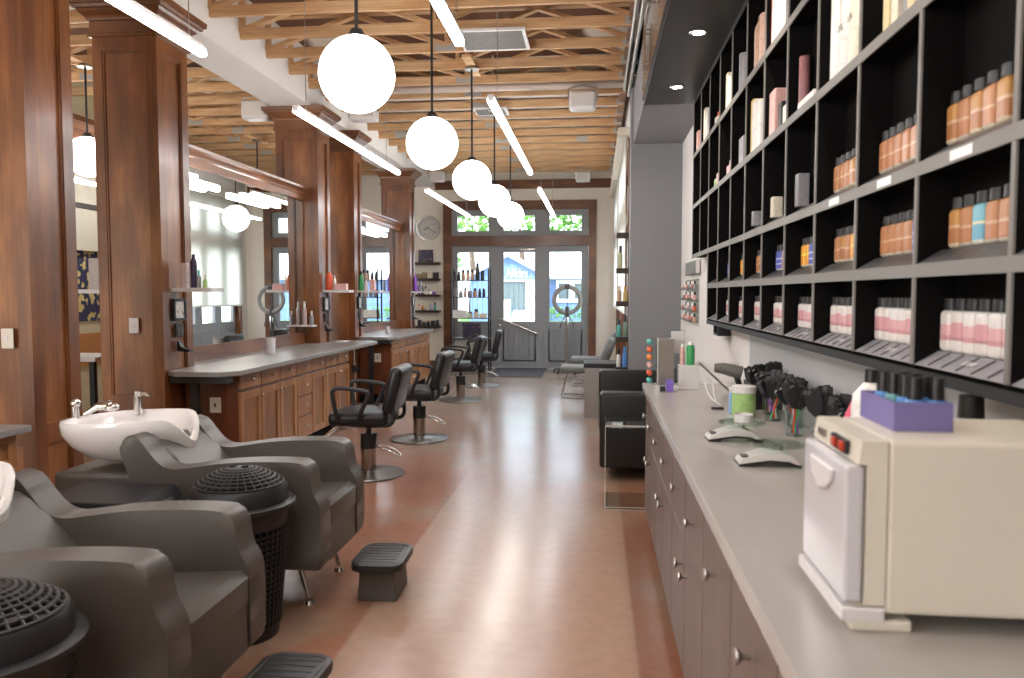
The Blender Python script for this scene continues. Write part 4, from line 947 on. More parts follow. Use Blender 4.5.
# ------------------------------------------------------------------ towel warmer
t = thing('towel_warmer', 'cream towel warming cabinet with white door on the counter', 'towel warmer', (.432, 1.345, .91))
B(.055, .40, 0, .27, .03, .325, bev=.008).build('cabinet_body', 'cream_pl', t)
mb = MB(); mb.prism([(.0, .045), (.054, .045), (.054, .325), (.012, .325), (.006, .285), (.022, .284), (.022, .046), (.0, .0455)], 'Y', 0, .27, bev=.003); mb.build('front_frame', 'cream_pl', t)
d = B(-.012, .019, .004, .266, .047, .282, bev=.006).build('door', 'lav_pl', t)
mb = MB(); mb.prism([(.06, .262), (.20, .262), (.185, .232), (.14, .212), (.095, .222), (.07, .24)], 'X', -.020, -.0125, bev=.002)
mb.build('door_handle', 'white_pl', d)
B(-.018, .055, -.004, .274, .018, .042, bev=.004).build('drip_tray', 'white_pl', t)
mb = MB(); mb.box(.0, .10, .0, .27, .0, .02, bev=.004); mb.build('front_foot', 'cream_pl', t)
for x, y in ((.33, .05), (.33, .22)): MB().cyl((x, y, 0), (x, y, .03), .018).build('rear_foot', 'blackplastic', t)
mb = MB(); mb.box(-.0, .007, .05, .135, .292, .316); mb.build('switch_panel', 'black', t)
for yy in (.070, .112): B(-.004, .001, yy-.011, yy+.011, .296, .312, bev=.001).build('rocker_switch', 'red', t)
mb = MB(); mb.box(.004, .0085, .19, .235, .297, .311); mb.build('name_badge', 'steel', t)
# lavender box with bottles on top
t = thing('bottle_box', 'open lavender box of small bottles on the towel warmer', 'box', (.53, 1.445, 1.2355))
mb = MB(); mb.box(0, .10, 0, .004, 0, .052); mb.box(0, .10, .176, .18, 0, .052); mb.box(0, .004, .004, .176, 0, .052); mb.box(.096, .10, .004, .176, 0, .052); mb.box(.004, .096, .004, .176, 0, .004); mb.build('box_shell', 'purple', t)
B(.005, .095, .005, .175, .0045, .035).build('foam_insert', 'blackm', t)
bx = [(.035, .155, BLUE), (.07, .15, colm((.15, .4, .4))), (.04, .115, colm((.15, .4, .4))), (.075, .11, BLUE), (.045, .072, BLUE), (.08, .068, BLUE), (.045, .03, BLUE), (.082, .028, BLUE)]
for q, (x, y, c) in enumerate(bx):
    pack('dropper_bottle', 'small dark-capped bottle with %s label, %s from the back of the lavender box' % ('blue' if c is BLUE else 'teal', ORD[q]), 'bottle', (.53+x, 1.445+y, 1.2711), .030, .030, .058, c, BLK, .040, capr=.86, group='bottles in the lavender box')
# white developer bottles behind
for i, (x, y, h_) in enumerate(((.745, 2.20, .365), (.775, 2.06, .345))):
    pack('developer_bottle', ('tall white bottle with black cap behind the towel warmer, farther one', 'white bottle with black cap behind the towel warmer, nearer one')[i], 'bottle', (x, y, .9105), .10, .10, h_, WHT, BLK, .035, capr=.36, group='white developer bottles')
pack('developer_bottle', 'dark-capped bottle behind the right side of the towel warmer', 'bottle', (.83, 1.82, .9105), .09, .09, .345, GREY, BLK, .05, capr=.6)
pack('spray_bottle', 'black sprayer bottle at the right edge behind the warmer', 'bottle', (.86, 1.50, .9105), .08, .08, .37, BLK, BLK, .05, capr=.6)

# ------------------------------------------------------------------ scales, jar, tools on the counter
def make_scale():
    t = thing('colour_scale', '', 'scale', (0, 0, 0), group='white colour scales on the counter')
    mb = MB(); top = [(-.10, .012), (-.095, .022), (-.055, .032), (-.02, .048), (.03, .050), (.07, .038), (.10, .012)]; bot = [(.10, .004), (.06, .016), (0, .020), (-.05, .012), (-.06, .004), (-.10, .004)]
    mb.prism(top+bot, 'Y', -.045, .045, bev=.004, seg=2); mb.build('scale_body', 'satin', t, smooth=True)
    mb = MB(); mb.prism([(-.101, .0), (-.058, .0), (-.05, .008), (0, .016), (.06, .012), (.094, .0), (.102, .0), (.06, .019), (0, .023), (-.05, .016), (-.1, .008)], 'Y', -.047, .047); mb.build('scale_foot', 'black', t)
    B(-.088, -.066, -.022, .022, .026, .031).build('display', 'darkgrey', t)
    MB().lathe([(0, .066), (.088, .066), (.090, .069), (.088, .072), (0, .072)], seg=48, c=(.035, 0, 0)).build('glass_plate', 'tglass', t, smooth=True)
    MB().cyl((.035, 0, .048), (.035, 0, .0655), .012).build('plate_post', 'steel', t)
    return t
s_ = make_scale(); s_.location = (.575, 2.66, .9105); s_['label'] = 'white scale with glass plate on the counter, nearer to the towel warmer'
dup(s_, (.535, 3.10, .9105), .05, 'white scale with glass plate on the counter, just before the green jar')
mb = MB(); mb.lathe([(0, 0), (.035, 0), (.037, .03), (.034, .03), (.032, .003), (0, .003)], seg=24)
o = tag(mb.build('tint_bowl', 'white_pl', smooth=True), 'small pale bowl on the glass plate of the farther scale', 'bowl'); o.location = (.575, 3.10, .983)
t = thing('product_jar', 'round jar with pale green label and white lid on the counter', 'jar', (.69, 3.72, .9105))
MB().lathe([(0, 0), (.052, 0), (.055, .005), (.055, .105), (.05, .11), (0, .11)], seg=32).build('jar_body', LGRN, t, smooth=True); MB().lathe([(0, .1105), (.056, .1105), (.056, .14), (.05, .143), (0, .143)], seg=32).build('lid', 'white_pl', t, smooth=True)
pack('tint_tube', 'blue and white carton just left of the green jar', 'carton', (.655, 3.80, .9105), .035, .035, .125, colm((.25, .45, .8)), WHT, .025, rnd=False, capr=1)
def cup(label, x, y, r_=.042, h_=.12):
    mb = MB(); mb.lathe([(0, 0), (r_*.85, 0), (r_, h_), (r_-.003, h_), (r_*.82, .004), (0, .004)], seg=24)
    o = tag(mb.build('tool_cup', 'acryl', smooth=True), label, 'cup', 'clear cups of tint brushes'); o.location = (x, y, .9105); return o
def brush_proto(hc):
    t = thing('tint_brush', '', 'tint brush', (0, 0, 0))
    MB().tube([(0, 0, 0), (0, 0, .13)], [.004, .006], seg=8).build('brush_handle', hc, t, smooth=True)
    mb = MB(); mb.prism([(-.008, .115), (.008, .115), (.024, .140), (.030, .150), (.032, .205), (.022, .215), (.008, .205), (-.006, .217), (-.020, .205), (-.031, .210), (-.030, .150), (-.024, .140)], 'Y', -.010, .010, bev=.002); mb.build('brush_head', 'black', t)
    return t
hcols = [('pink', colm((.8, .12, .22))), ('green', colm((.1, .55, .2))), ('white', colm((.7, .7, .7))), ('black', BLK), ('purple', PURP), ('red', colm((.75, .08, .03)))]
bps = {}
cups = [(.83, 3.80), (.80, 3.60), (.85, 3.44), (.80, 3.22), (.85, 3.02), (.84, 2.80), (.85, 2.58)]
rnd = random.Random(3)
def brush(label, x, y, z, hc, tilt, az, spin):
    if hc[0] not in bps: bps[hc[0]] = b_ = brush_proto(hc[1])
    else: b_ = copy_tree(bps[hc[0]])
    b_.scale = (1, 1, .80+.25*((len(C.objects)*7) % 11)/11); b_.location = (x, y, z); b_.rotation_euler = (Matrix.Rotation(az, 3, 'Z') @ Matrix.Rotation(tilt, 3, 'Y') @ Matrix.Rotation(spin, 3, 'Z')).to_euler()
    b_['label'] = label; b_['group'] = 'tint brushes in the clear cups'
for i, (x, y) in enumerate(cups):
    cup('clear cup of tint brushes, %s from the far end of the row' % ORD[i], x, y)
    for q in range(9):
        hc = hcols[(i+q*2+(q//3)) % 6]; az = 2*PI*q/9+rnd.random()*.4
        brush('%s-handled tint brush leaning %s in cup %s from the far end' % (hc[0], ('back', 'far left', 'wallwards', 'farwards', 'aislewards', 'forwards', 'upright', 'sideways', 'steeply')[q], ORD[i]), x+.012*math.cos(az+PI), y+.012*math.sin(az+PI), .92, hc, .08+.34*rnd.random(), az, rnd.random()*3)
for i, (x, y, az, hc) in enumerate(((.79, 2.50, 2.6, ('pink', hcols[0][1])), (.80, 2.42, 3.6, ('pink', hcols[0][1])))):
    t = thing('sectioning_clip', ('upright pink sectioning clip beside the last cup', 'pink sectioning clip nearest the white bottles')[i], 'hair clip', (x, y, .9105), az)
    mb = MB(); mb.prism([(-.02, 0), (.02, 0), (.028, .17), (.0, .24), (-.012, .17)], 'Y', -.008, .008, bev=.002); mb.build('clip_blade', hc[1], t)
t = thing('tool_basket', 'black plastic basket behind the green jar', 'basket', (.84, 4.02, .9105))
mb = MB(); mb.box(-.08, .08, -.09, -.085, 0, .13); mb.box(-.08, .08, .085, .09, 0, .13); mb.box(-.08, -.075, -.085, .085, 0, .13); mb.box(.075, .08, -.085, .085, 0, .13); mb.box(-.075, .075, -.085, .085, 0, .005); mb.build('basket_body', 'blackplastic', t)
for q in range(10):
    hc = hcols[(q*5+3) % 6]; az = q*.63
    brush('%s-handled tint brush standing in the black basket, %s round its rim' % (hc[0], ORD[q]), .84+.04*math.cos(az), 4.02+.04*math.sin(az), .93, hc, .18, az, q)
t = thing('hair_dryer', 'grey and black hair dryer lying over the black basket', 'hair dryer', (.72, 4.22, 1.085), -.3)
MB().tube([(-.09, 0, .0), (-.05, 0, .0), (.0, 0, -.01), (.05, 0, -.02)], [.024, .030, .034, .034]).build('dryer_barrel', 'darkgrey', t, smooth=True); MB().tube([(.02, 0, -.03), (.04, .02, -.10), (.02, .03, -.168)], .016).build('dryer_handle', 'blackplastic', t, smooth=True)
mb = MB(); mb.tube([(.64, 4.05, .915), (.60, 4.12, .93), (.575, 4.2, 1.0), (.59, 4.25, 1.04), (.62, 4.24, 1.02), (.625, 4.2, .95), (.63, 4.16, .916)], .004, smooth=2)
tag(mb.build('power_cord', 'white_pl', smooth=True), 'thin white cord looping up beside the green jar', 'cord')
mb = MB(); mb.box(-.03, .03, -.012, .012, 0, .012, bev=.003); o = tag(mb.build('hair_clip', 'black'), 'small black hair clip lying left of the green jar', 'hair clip'); o.location = (.60, 3.92, .9105)
# retail display at the far end of the counter
t = thing('polish_display', 'tall grey display stand with coloured bottles at the far counter end', 'display stand', (.42, 4.80, .9105))
B(-.06, .08, -.07, .07, 0, .02).build('display_base', 'white_pl', t); B(-.05, .05, -.05, .05, .02, .30, bev=.003).build('display_tower', 'steel', t); mb = MB(); mb.box(-.078, -.052, -.05, .05, .02, .30); mb.build('side_rack', 'acryl', t)
pc = [('teal', TEAL), ('coral', ORG), ('orange', colm((.8, .25, .05))), ('pink', PINK), ('red', ORG), ('mint', TEAL)]
for r_ in range(6):
    for q in range(2):
        c = pc[5-r_]; o = tag(MB().sph((0, 0, 0), .016, u=14, v=10).build('polish_ball', c[1], smooth=True), '%s round polish bottle, %s, row %s from the top of the stand' % (c[0], ('near one', 'far one')[q], ORD[5-r_]), 'bottle', 'round polish bottles on the stand')
        o.location = (.3258, 4.765+q*.065, .955+r_*.047)
t = thing('sign_holder', 'clear upright sign holder behind the display stand', 'sign holder', (.505, 4.92, .9105)); B(-.045, .045, -.003, .003, .0, .35).build('sign_panel', 'acryl', t); B(-.04, .04, -.0045, -.0031, .20, .34).build('sign_card', 'white_pl', t); B(-.05, .05, -.03, .03, -.0, .004).build('sign_foot', 'acryl', t)
t = tag(B(-.06, .06, -.05, .05, 0, .145, bev=.003).build('white_box', 'white_pl'), 'white carton under the green bottle at the counter end', 'box'); t.location = (.555, 4.76, .9105)
pack('shampoo_bottle', 'green bottle with white cap on the white carton', 'bottle', (.565, 4.75, 1.056), .05, .05, .14, GRN, WHT, .02, capr=.7)
pack('shampoo_bottle', 'slim pink bottle next to the green one on the carton', 'bottle', (.52, 4.775, 1.056), .03, .03, .125, PINK, WHT, .02, capr=.7)
mb = MB(); mb.box(-.02, .02, -.12, .12, -.006, .006, bev=.002, mtx=Matrix.Rotation(.75, 4, 'Y') @ Matrix.Rotation(PI/2, 4, 'Z'))
o = tag(mb.build('price_board', 'steel'), 'tilted grey board leaning against the white carton', 'board'); o.location = (.685, 4.62, 1.0)
t = thing('card_stand', 'small clear stand with purple and black items at the counter corner', 'stand', (.42, 4.60, .9105)); B(-.05, .06, -.04, .04, 0, .004).build('stand_base', 'acryl', t); B(-.045, -.015, -.02, .02, .0045, .03).build('black_case', 'black', t); B(-.01, .03, -.015, .015, .0045, .07).build('purple_case', colm((.25, .15, .6)), t)

# ------------------------------------------------------------------ sofa, tables, chairs by the niche
t = thing('leather_sofa', 'black tufted leather sofa standing beyond the counter end', 'sofa', (.035, 6.15, 0), 0)
B(.0, .82, 0, .20, .10, .70, bev=.03, seg=4).build('armrest', 'bleather', t, smooth=True); B(.0, .82, 1.72, 1.92, .10, .71, bev=.03, seg=4).build('armrest', 'bleather', t, smooth=True)
B(.60, .82, .202, 1.718, .10, .74, bev=.03, seg=4).build('backrest', 'bleather', t, smooth=True); B(.02, .60, .202, 1.718, .10, .30, bev=.01).build('sofa_frame', 'bleather', t)
for q in range(2):
    o = B(.0, .60, .205+q*.757, .205+q*.757+.75, .30, .45, bev=.03, seg=4).build('seat_cushion', 'bleather', t, smooth=True)
mb = MB()
for x in (.15, .35, .55): mb.sph((x, 1.716, .56), .014, sy=.5, u=12, v=8)
mb.build('tuft_button', 'bleather', t)
for x, y in ((.05, .06), (.05, 1.86), (.76, .06), (.76, 1.86)): MB().cyl((x, y, 0), (x, y, .10), .018).build('sofa_leg', 'chrome', t)
t = thing('acrylic_table', 'clear acrylic side table in front of the black sofa', 'side table', (.07, 5.32, 0))
mb = MB(); mb.box(0, .30, 0, .42, .565, .585, bev=.006); mb.box(0, .018, 0, .42, .02, .565); mb.box(0, .30, 0, .42, 0, .02, bev=.006); mb.build('table_body', 'acryl', t)
for a, b_, c_, d_ in ((0, .30, .575, .587), (0, .30, .0, .004), (0, .30, .018, .022)): B(a, b_, -.003, -.0005, c_, d_).build('table_edge', 'satin', t)
B(-.003, .001, -.003, -.0005, .004, .575).build('table_edge', 'satin', t)
t = thing('side_table', 'side table with silver end panel and dark top beyond the sofa', 'side table', (-.13, 9.33-.03, 0))
B(0, .34, 0, .50, 0, .60).build('end_panel', mat('brushed_panel', (.36, .34, .32), .5, metal=.6), t); B(-.012, .44, -.01, .52, .602, .655, bev=.008).build('table_top', 'black', t); B(.28, .42, .03, .45, 0, .60).build('table_leg', 'steel', t)
def make_lounge():
    t = thing('lounge_chair', '', 'chair', (0, 0, 0), group='grey waiting chairs')
    B(-.30, .26, -.27, .27, .36, .455, bev=.035, seg=4).build('seat', 'greyfab', t, smooth=True)
    B(-.05, .05, -.27, .27, -.25, .25, bev=.035, seg=4, mtx=Matrix.Translation((.34, 0, .62)) @ Matrix.Rotation(.38, 4, 'Y')).build('backrest', 'greyfab', t, smooth=True)
    for s in (-1, 1):
        mb = MB(); y = s*.24; mb.tube([(-.20, y, .36), (-.29, y, .02), (-.26, y, .01), (.22, y, .01), (.26, y, .03), (.17, y, .36)], .009, smooth=1); mb.build('sled_leg', 'steel', t, smooth=True)
    mb = MB(); mb.tube([(-.27, -.24, .015), (-.27, .24, .015)], .009); mb.tube([(.24, -.24, .012), (.24, .24, .012)], .009); mb.build('cross_bar', 'steel', t)
    return t
c = make_lounge(); c.location = (-.20, 11.25, 0); c['label'] = 'grey waiting chair with wire sled legs beyond the side table'
dup(c, (-.10, 12.75, 0), 0, 'grey waiting chair farther back, partly hidden by the nearer one')
# ring lamp
t = thing('ring_lamp', 'chrome ring lamp on a wheeled stand before the right side light', 'lamp', (-.53, 14.5, 0))
mb = MB(); mb.tube([(.24*math.cos(a*PI/24), 0, 1.37+.24*math.sin(a*PI/24)) for a in range(48)], .042, closed=True, seg=10); mb.build('ring', mat('ring_body', (.28, .27, .26), .4), t, smooth=True)
MB().cyl((0, 0, .08), (0, 0, 1.12), .032).build('pole', 'chrome', t); mb = MB(); mb.sph((0, 0, 1.62), .06, sz=.8); mb.cyl((0, 0, 1.12), (0, 0, 1.25), .05, .03); mb.cyl((0, 0, 1.05), (0, 0, 1.12), .03, .05); mb.build('lamp_head', 'darkgrey', t, smooth=True)
mb = MB(); mb.tube([(0, 0, 1.25), (0, 0, 1.56)], .008); mb.tube([(0, -.04, 1.1), (.10, -.04, .98), (.13, -.04, .85)], .01, smooth=1); mb.tube([(0, -.04, 1.1), (-.10, -.04, .98), (-.13, -.04, .85)], .01, smooth=1); mb.build('clamp_arm', 'darkgrey', t)
for q in range(5):
    a = 2*PI*q/5+.3; mb = MB(); mb.tube([(0, 0, .10), (.26*math.cos(a), .26*math.sin(a), .075)], .013); mb.sph((.26*math.cos(a), .26*math.sin(a), .032), .032, sx=.6, u=12, v=8); mb.build('caster_leg', 'black', t, smooth=True)
tag(B(-1.95, -.95, 13.75, 15.38, 0, .012, bev=.003).build('door_mat', 'mat'), 'dark grey mat on the floor inside the entrance door', 'mat')

# ------------------------------------------------------------------ display shelves
t = thing('display_etagere', 'black metal shelf unit of hair products before the left side light', 'shelf unit', (-2.68, 14.35, 0))
mb = MB()
for x in (0, .70):
    for y in (0, .28): mb.box(x-.012, x+.012, y-.012, y+.012, 0, 1.95)
mb.box(0, .7, -.01, .01, 1.92, 1.95) if False else None
mb.build('frame', 'black', t)
sz = [.28, .66, 1.03, 1.42, 1.735]
for z in sz: B(-.012, .712, -.012, .292, z-.012, z).build('shelf', 'black', t)
def row(z, y, x0, items, where, group):
    x = x0
    for q, (w_, h_, m, cap, rn, nm, look) in enumerate(items):
        x += w_/2; pack(nm, '%s %s, %s from the left on the %s' % (look, nm.replace('_', ' '), ORD[q], where), nm.split('_')[-1], (x, y, z+.0005), w_, w_*.8, h_, m, cap, h_*.3 if cap else 0, rnd=rn, capr=.7, group=group); x += w_/2+.018
DK = colm((.03, .03, .035))
row(1.735, 14.45, -2.66, [(.06, .16, DK, BLK, True, 'styling_jar', 'dark')]*2+[(.07, .20, TAN, BLK, True, 'shampoo_bottle', 'tan'), (.07, .20, TAN, BLK, True, 'shampoo_bottle', 'tan'), (.07, .20, TAN, BLK, True, 'shampoo_bottle', 'tan'), (.08, .32, DK, BLK, True, 'spray_bottle', 'tall black'), (.07, .18, DK, None, True, 'styling_jar', 'black')], 'top shelf of the black unit', 'products on the black display unit')
row(1.42, 14.45, -2.66, [(.09, .15, GREY, None, True, 'styling_jar', 'grey'), (.07, .13, GREY, WHT, True, 'styling_jar', 'grey'), (.06, .18, TAN, BLK, True, 'tonic_bottle', 'brown'), (.08, .12, GREY, None, True, 'styling_jar', 'wide grey'), (.08, .17, TAN, BLK, True, 'shampoo_bottle', 'brown'), (.06, .16, DK, BLK, True, 'styling_tube', 'dark'), (.06, .16, DK, BLK, True, 'styling_tube', 'dark')], 'second shelf of the black unit', 'products on the black display unit')
row(1.03, 14.45, -2.66, [(.26, .15, WHT, None, False, 'white_carton', 'wide white'), (.09, .12, CREAM, DK, True, 'cream_jar', 'cream'), (.10, .17, CREAM, DK, True, 'lotion_bottle', 'cream'), (.13, .09, CREAM, None, False, 'soap_box', 'low cream')], 'third shelf of the black unit', 'products on the black display unit')
o = tag(B(-.17, .17, -.01, .01, 0, .27).build('product_poster', 'artdark'), 'dark picture standing on the fourth shelf of the black unit', 'picture'); o.location = (-2.32, 14.5, .661)
o = tag(B(-.30, .30, -.12, .12, 0, .32, bev=.005).build('storage_carton', colm((.35, .32, .28))), 'pale brown carton at the bottom of the black shelf unit', 'box'); o.location = (-2.33, 14.49, .281-.28+.28)
# wall shelves under the clock
wz = [2.11, 1.79, 1.47, 1.155, .84]
for q, z in enumerate(wz):
    tag(B(-3.60, -3.10, YF-.20, YF-.001, z-.045, z, bev=.003).build('wall_shelf', 'dark'), 'dark wooden wall shelf beside the casing, %s below the clock' % ORD[q], 'wall shelf', 'dark wall shelves under the clock')
o = tag(B(-.15, .15, -.012, .012, 0, .25).build('product_poster', 'artdark'), 'dark picture on the top wall shelf below the clock', 'picture'); o.location = (-3.38, YF-.10, 2.111)
g = 'products on the dark wall shelves'
row(wz[1], YF-.1, -3.57, [(.09, .09, colm((.3, .22, .1)), None, False, 'tin_box', 'brown'), (.10, .12, colm((.25, .18, .1)), None, False, 'tin_box', 'dark brown'), (.10, .12, CREAM, None, False, 'tin_box', 'pale'), (.10, .12, DK, None, False, 'tin_box', 'black')], 'second wall shelf', g)
row(wz[2], YF-.1, -3.56, [(.06, .18, PURP, None, True, 'shampoo_bottle', 'purple'), (.05, .17, DK, BLK, True, 'spray_bottle', 'dark'), (.05, .17, WHT, BLK, True, 'spray_bottle', 'white'), (.07, .10, CREAM, TAN, True, 'perfume_bottle', 'amber topped'), (.08, .08, PURP, WHT, True, 'cream_jar', 'lilac')], 'third wall shelf', g)
row(wz[3], YF-.1, -3.55, [(.05, .12, WHT, ORG, True, 'spray_bottle', 'white'), (.06, .09, AMB, ORG, True, 'oil_bottle', 'amber'), (.08, .05, WHT, None, True, 'cream_jar', 'white'), (.06, .13, colm((.5, .5, .7)), None, True, 'oil_bottle', 'lilac'), (.05, .16, TEAL, BLK, True, 'oil_bottle', 'teal')], 'fourth wall shelf', g)
row(wz[4], YF-.1, -3.56, [(.08, .12, DK, None, True, 'styling_jar', 'black'), (.07, .10, DK, TAN, True, 'styling_jar', 'dark'), (.07, .12, DK, TAN, True, 'styling_jar', 'dark brown'), (.08, .11, DK, None, True, 'styling_jar', 'black'), (.07, .12, DK, None, True, 'styling_jar', 'black')], 'lowest wall shelf', g)
# wall clock
t = thing('wall_clock', 'round silver wall clock above the dark shelves', 'clock', (-3.35, YF-.001, 2.80))
def ringY(mb, r0, r1, y0, y1, seg=48):
    mb.lathe([(r0, y0), (r1, y0), (r1, y1), (r0, y1), (r0, y0)], seg=seg)
mb = MB(); ringY(mb, .225, .25, 0, .035); mb.xf(Matrix.Rotation(PI/2, 4, 'X')); mb.build('clock_rim', 'steel', t, smooth=True)
mb = MB(); mb.lathe([(0, 0), (.226, 0), (.226, .012), (0, .012)], seg=48); mb.xf(Matrix.Rotation(PI/2, 4, 'X')); mb.build('clock_dial', mat('brushed_dial', (.62, .60, .58), .35, noise=((.45, .43, .42), (20, 20, 20), 3, .35, .6)), t)
roman = ['XII', 'I', 'II', 'III', 'IIII', 'V', 'VI', 'VII', 'VIII', 'IX', 'X', 'XI']
for i in range(12):
    a = PI/2-i*PI/6; text(roman[i], .06, (.17*math.cos(a), -.014, .17*math.sin(a)), (PI/2, 0, 0), 'darkgrey', t, ext=.001, name='numeral', sx=.7)
mb = MB(); mb.box(-.008, .008, -.020, -.016, -.02, .10, mtx=Matrix.Rotation(-2.0, 4, 'Y')); mb.build('hour_hand', 'black', t)
mb = MB(); mb.box(-.005, .005, -.024, -.021, -.03, .16, mtx=Matrix.Rotation(2.2, 4, 'Y')); mb.build('minute_hand', 'black', t)
# shelves beside the pier
for q, z in enumerate([2.19, 1.78, 1.395, .98]):
    tag(B(.235, WR-.001, 9.16, 9.30, z-.06, z, bev=.003).build('side_shelf', 'dark'), 'short dark shelf beside the grey pier, %s from the top' % ORD[q], 'wall shelf', 'short dark shelves beside the pier')
g = 'bottles on the shelves beside the pier'
row(1.78, 9.22, .255, [(.05, .26, colm((.5, .52, .3)), DK, True, 'oil_bottle', 'olive')], 'second pier shelf', g)
row(1.395, 9.22, .245, [(.05, .18, TAN, CREAM, True, 'oil_bottle', 'tan'), (.055, .17, colm((.6, .45, .15)), AMB, True, 'oil_bottle', 'golden')], 'third pier shelf', g)
row(.98, 9.22, .243, [(.055, .20, TEAL, DK, True, 'spray_bottle', 'teal'), (.055, .25, colm((.2, .3, .25)), DK, True, 'spray_bottle', 'dark green')], 'lowest pier shelf', g)
tag(B(.235, WR-.001, 9.16, 9.30, .58, .625, bev=.003).build('side_shelf', 'dark'), 'lowest short dark shelf beside the pier, level with the side table', 'wall shelf', 'short dark shelves beside the pier')
row(.625, 9.22, .243, [(.05, .21, WHT, DK, True, 'spray_bottle', 'white'), (.055, .24, BLUE, BLUE, True, 'spray_bottle', 'bright blue')], 'shelf level with the side table', g)
struct('trim_7', B(WR-.03, WR-.001, 9.31, 9.36, .0, 3.30), 'post')

# ------------------------------------------------------------------ room behind the pillars (seen through the gaps)
t = thing('back_mirror', 'crowned mirror of the next room seen between the first two pillars', 'mirror', (-6.1, 6.9, 0))
B(-.06, -.001, 0, 3.6, 2.0, 3.3).build('mirror_board', mat('pale_board', (.62, .58, .45), .5), t)
mb = MB(); mb.prism([(-.06, 3.3), (.02, 3.3), (.05, 3.42), (.10, 3.5), (.10, 3.56), (-.06, 3.56)], 'Y', 0, 3.6); mb.build('crown', 'postY', t)
B(0, .02, 0, 3.6, 2.50, 2.56).build('lower_rail', 'dark', t); B(0, .06, .2, 3.4, 3.20, 3.27).build('light_bar', 'tube2', t)
tag(B(-6.195, -6.175, 7.0, 10.0, .60, 1.0).build('headboard_panel', colm((.5, .22, .07))), 'orange brown panel in the next room seen between the first two pillars', 'panel')
struct('wall_partition', B(-6.3, -6.2, 5.5, 10.5, 0, 4.2), 'yellow', 'pale yellow partition in the next room')
o = tag(B(0, .012, 0, .62, 0, 1.35).build('wall_hanging', 'art'), 'dark patterned cloth hanging in the next room', 'wall hanging'); o.location = (-6.19, 8.72, 1.15)
o = tag(B(0, .30, 0, .20, -.015, .015).build('back_shelf', 'white_pl'), 'white shelf in the gap between the first two pillars', 'shelf'); o.location = (-4.005, 5.60, 1.50)
pack('shampoo_box', 'pale slanted box on the white shelf between the first two pillars', 'box', (-3.86, 5.70, 1.516), .09, .06, .24, colm((.5, .44, .42)), None, 0, rnd=False)
t = thing('back_table', 'white topped table in the next room between the first two pillars', 'table', (-5.6, 7.1, 0)); B(0, .75, 0, .6, .82, .86).build('table_top', 'white_pl', t); B(.05, .10, .05, .10, 0, .82).build('leg', 'black', t); B(.05, .10, .50, .55, 0, .82).build('leg', 'black', t); B(.65, .70, .05, .10, 0, .82).build('leg', 'black', t); B(.65, .70, .50, .55, 0, .82).build('leg', 'black', t)
t = thing('back_stool', 'black stool before the white table in the next room', 'stool', (-5.25, 6.75, 0)); MB().cyl((0, 0, .58), (0, 0, .66), .17).build('seat', 'black', t); MB().cyl((0, 0, .02), (0, 0, .58), .03).build('stem', 'black', t); MB().cyl((0, 0, 0), (0, 0, .02), .2).build('base_plate', 'black', t)

# ------------------------------------------------------------------ outside
struct('ground', B(-40, 40, YF+.2, 70, -.35, -.15), 'pave', 'pale street outside')
gm = MB(); gm.prism([(27.0, -.149), (28.6, .42), (46, .42), (46, -.149)], 'X', -14, 8)
struct('terrain', gm, 'grass', 'raised lawn across the street')
t = thing('blue_house', 'blue gabled shop across the street with white lettering', 'building', (0, 0, 0), kind='thing')
hy = 30.0
mb = MB(); mb.prism([(-4.85, .42), (-1.95, .42), (-1.95, 2.15), (-3.37, 2.93), (-4.85, 2.15)], 'Y', hy, hy+6)
mb.build('gable_wall', 'blue', t)
B(-1.949, 6.5, hy+.6, hy+6, .42, 2.12).build('side_wall', 'blue', t)
for (a, b_) in (((-3.37, 2.98), (-1.75, 2.10)), ((-3.37, 2.98), (-5.05, 2.08))):
    d = Vector((b_[0]-a[0], 0, b_[1]-a[1])); m = Matrix.Translation(((a[0]+b_[0])/2, hy-.15, (a[1]+b_[1])/2)) @ d.to_track_quat('X', 'Z').to_matrix().to_4x4()
    mb = MB(); mb.box(-d.length/2, d.length/2, -.15, .15, -.05, .06, mtx=m); mb.build('bargeboard', 'trimw', t)
for sx in (-1.75, -5.05):
    mb = MB(); mb.prism([(-3.37, 3.06), (sx, 2.17), (sx, 2.12), (-3.37, 3.0)], 'Y', hy+.02, hy+6); mb.build('gable_roof', 'roofm', t)
mb = MB(); mb.prism([(hy+.3, 2.16), (hy+3.2, 3.35), (hy+6.2, 2.16)], 'X', -1.9, 7.0); mb.build('long_roof', 'roofm', t)
B(-1.9, 7, hy+.2, hy+.3, 2.06, 2.16).build('gutter', 'trimw', t)
B(-3.56, -2.72, hy-.06, hy+.02, .87, 1.93).build('shop_window', 'winglass', t)
B(-2.70, -2.05, hy-.12, hy+.02, .45, 1.95).build('porch_panel', 'trimw', t)
B(-3.62, -2.02, hy-.14, hy+.02, 1.95, 2.02).build('porch_lintel', 'trimw', t)
for q in range(4): B(-3.15, -2.1, hy-1.0+q*.25, hy-.75+q*.25, .43, .53+q*.11).build('porch_step', 'trimw', t)
for x0 in (-1.55, .2):
    f = B(x0, x0+1.25, hy+.53, hy+.599, 1.15, 2.02).build('window_frame', 'trimw', t); B(x0+.10, x0+.50, hy+.50, hy+.53, 1.30, 1.88).build('pane', 'winglass', f); B(x0+.72, x0+1.12, hy+.50, hy+.53, 1.30, 1.88).build('pane', 'winglass', f)
text('Allidex', .50, (-3.02, hy-.03, 2.27), (PI/2, 0, 0), 'trimw', t, ext=.02, name='shop_lettering', sx=.60)
t = thing('planter_sign', 'white planter box before the blue shop steps', 'planter', (-3.30, 28.8, .421)); B(-.15, .15, -.12, .12, 0, .85).build('planter_box', 'trimw', t)
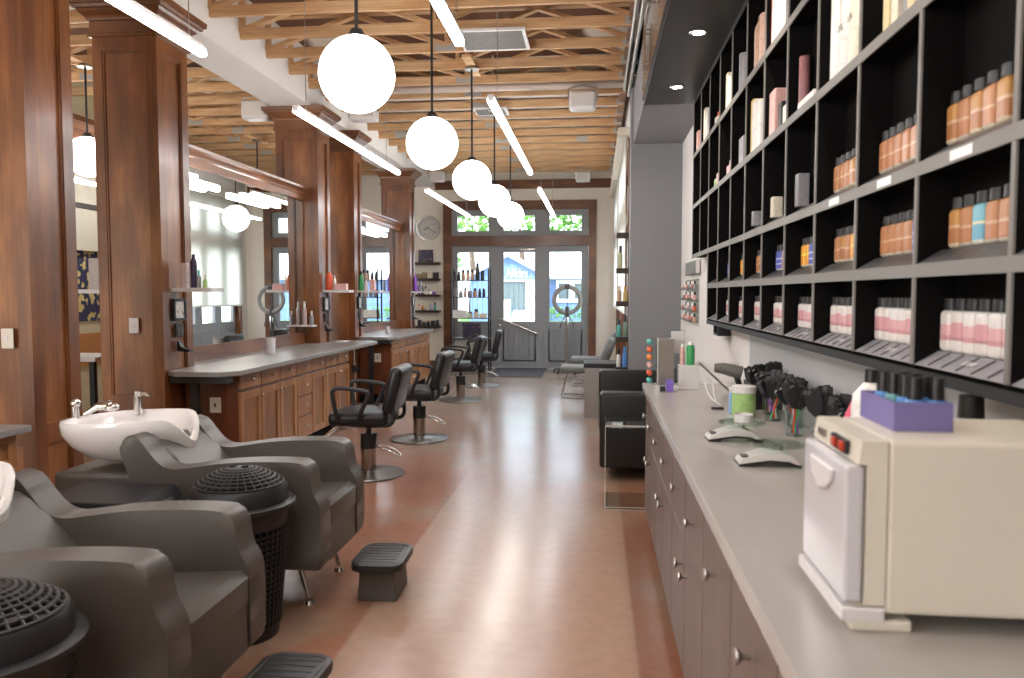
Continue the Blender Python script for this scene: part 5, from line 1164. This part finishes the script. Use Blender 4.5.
def blob(label, x, y, z, r_, n, seedv, cat='shrub', name='shrub', trunk=0, sq=.8):
    t = thing(name, label, cat, (x, y, -.15)); rd = random.Random(seedv); mb = MB()
    for _ in range(n):
        a = rd.random()*2*PI; e = rd.random()**.5*r_; p = Vector((e*math.cos(a), e*math.sin(a)*.6, z+(rd.random()-.5)*r_*1.3*sq)); s_ = r_*(.05+.08*rd.random())
        m = Matrix.Translation(p) @ Matrix.Rotation(rd.random()*6, 4, (rd.random(), rd.random(), 1)) @ Matrix.Diagonal((s_, s_, s_*.5, 1)); bmesh.ops.create_icosphere(mb.bm, subdivisions=1, radius=1, matrix=m)
    mb.build('foliage', 'leaf', t)
    if trunk: MB().tube([(0, 0, 0), (.1, 0, z*.5), (-.1, 0, z*.9)], [.22, .16, .1]).build('trunk', 'bark', t, smooth=True)
for q, (x, y, z, r_, lb) in enumerate(((-7.2, 33, 3.6, 1.5, 'leafy green tree left of the blue shop'), (-6.4, 40, 5.4, 1.35, 'tall leafy tree seen in the left transom window'), (-3.9, 41, 5.6, 1.3, 'tall leafy tree behind the gable of the blue shop'), (-1.4, 42, 5.6, 1.35, 'tall leafy tree seen in the right transom window'))):
    blob(lb, x, y, z, r_, 170, q, 'tree', 'street_tree', 1)
blob('small shrub by the shop steps', -3.75, 28.95, .85, .25, 60, 4)
for q in range(5): blob('clipped green hedge clump %s from the left under the shop windows' % ORD[q], -1.5+q*.86, 29.55, .93, .40, 110, 10+q, name='hedge_clump', cat='hedge')
blob('green bushes left of the shop seen behind the display shelves', -5.9, 29.2, 1.0, .7, 150, 20)
t = thing('white_house', 'pale house seen through the display shelves', 'building', (-9.6, 37.5, .42), kind='thing'); B(-2.5, 2.5, 0, 4, 0, 2.6).build('wall', 'trimw', t); mb = MB(); mb.prism([(-2.8, 2.6), (2.8, 2.6), (0, 4.0)], 'Y', -.3, 4.3); mb.build('roof', 'roofm', t); B(-1.0, .0, -.04, .0, .9, 2.0).build('window', 'winglass', t)
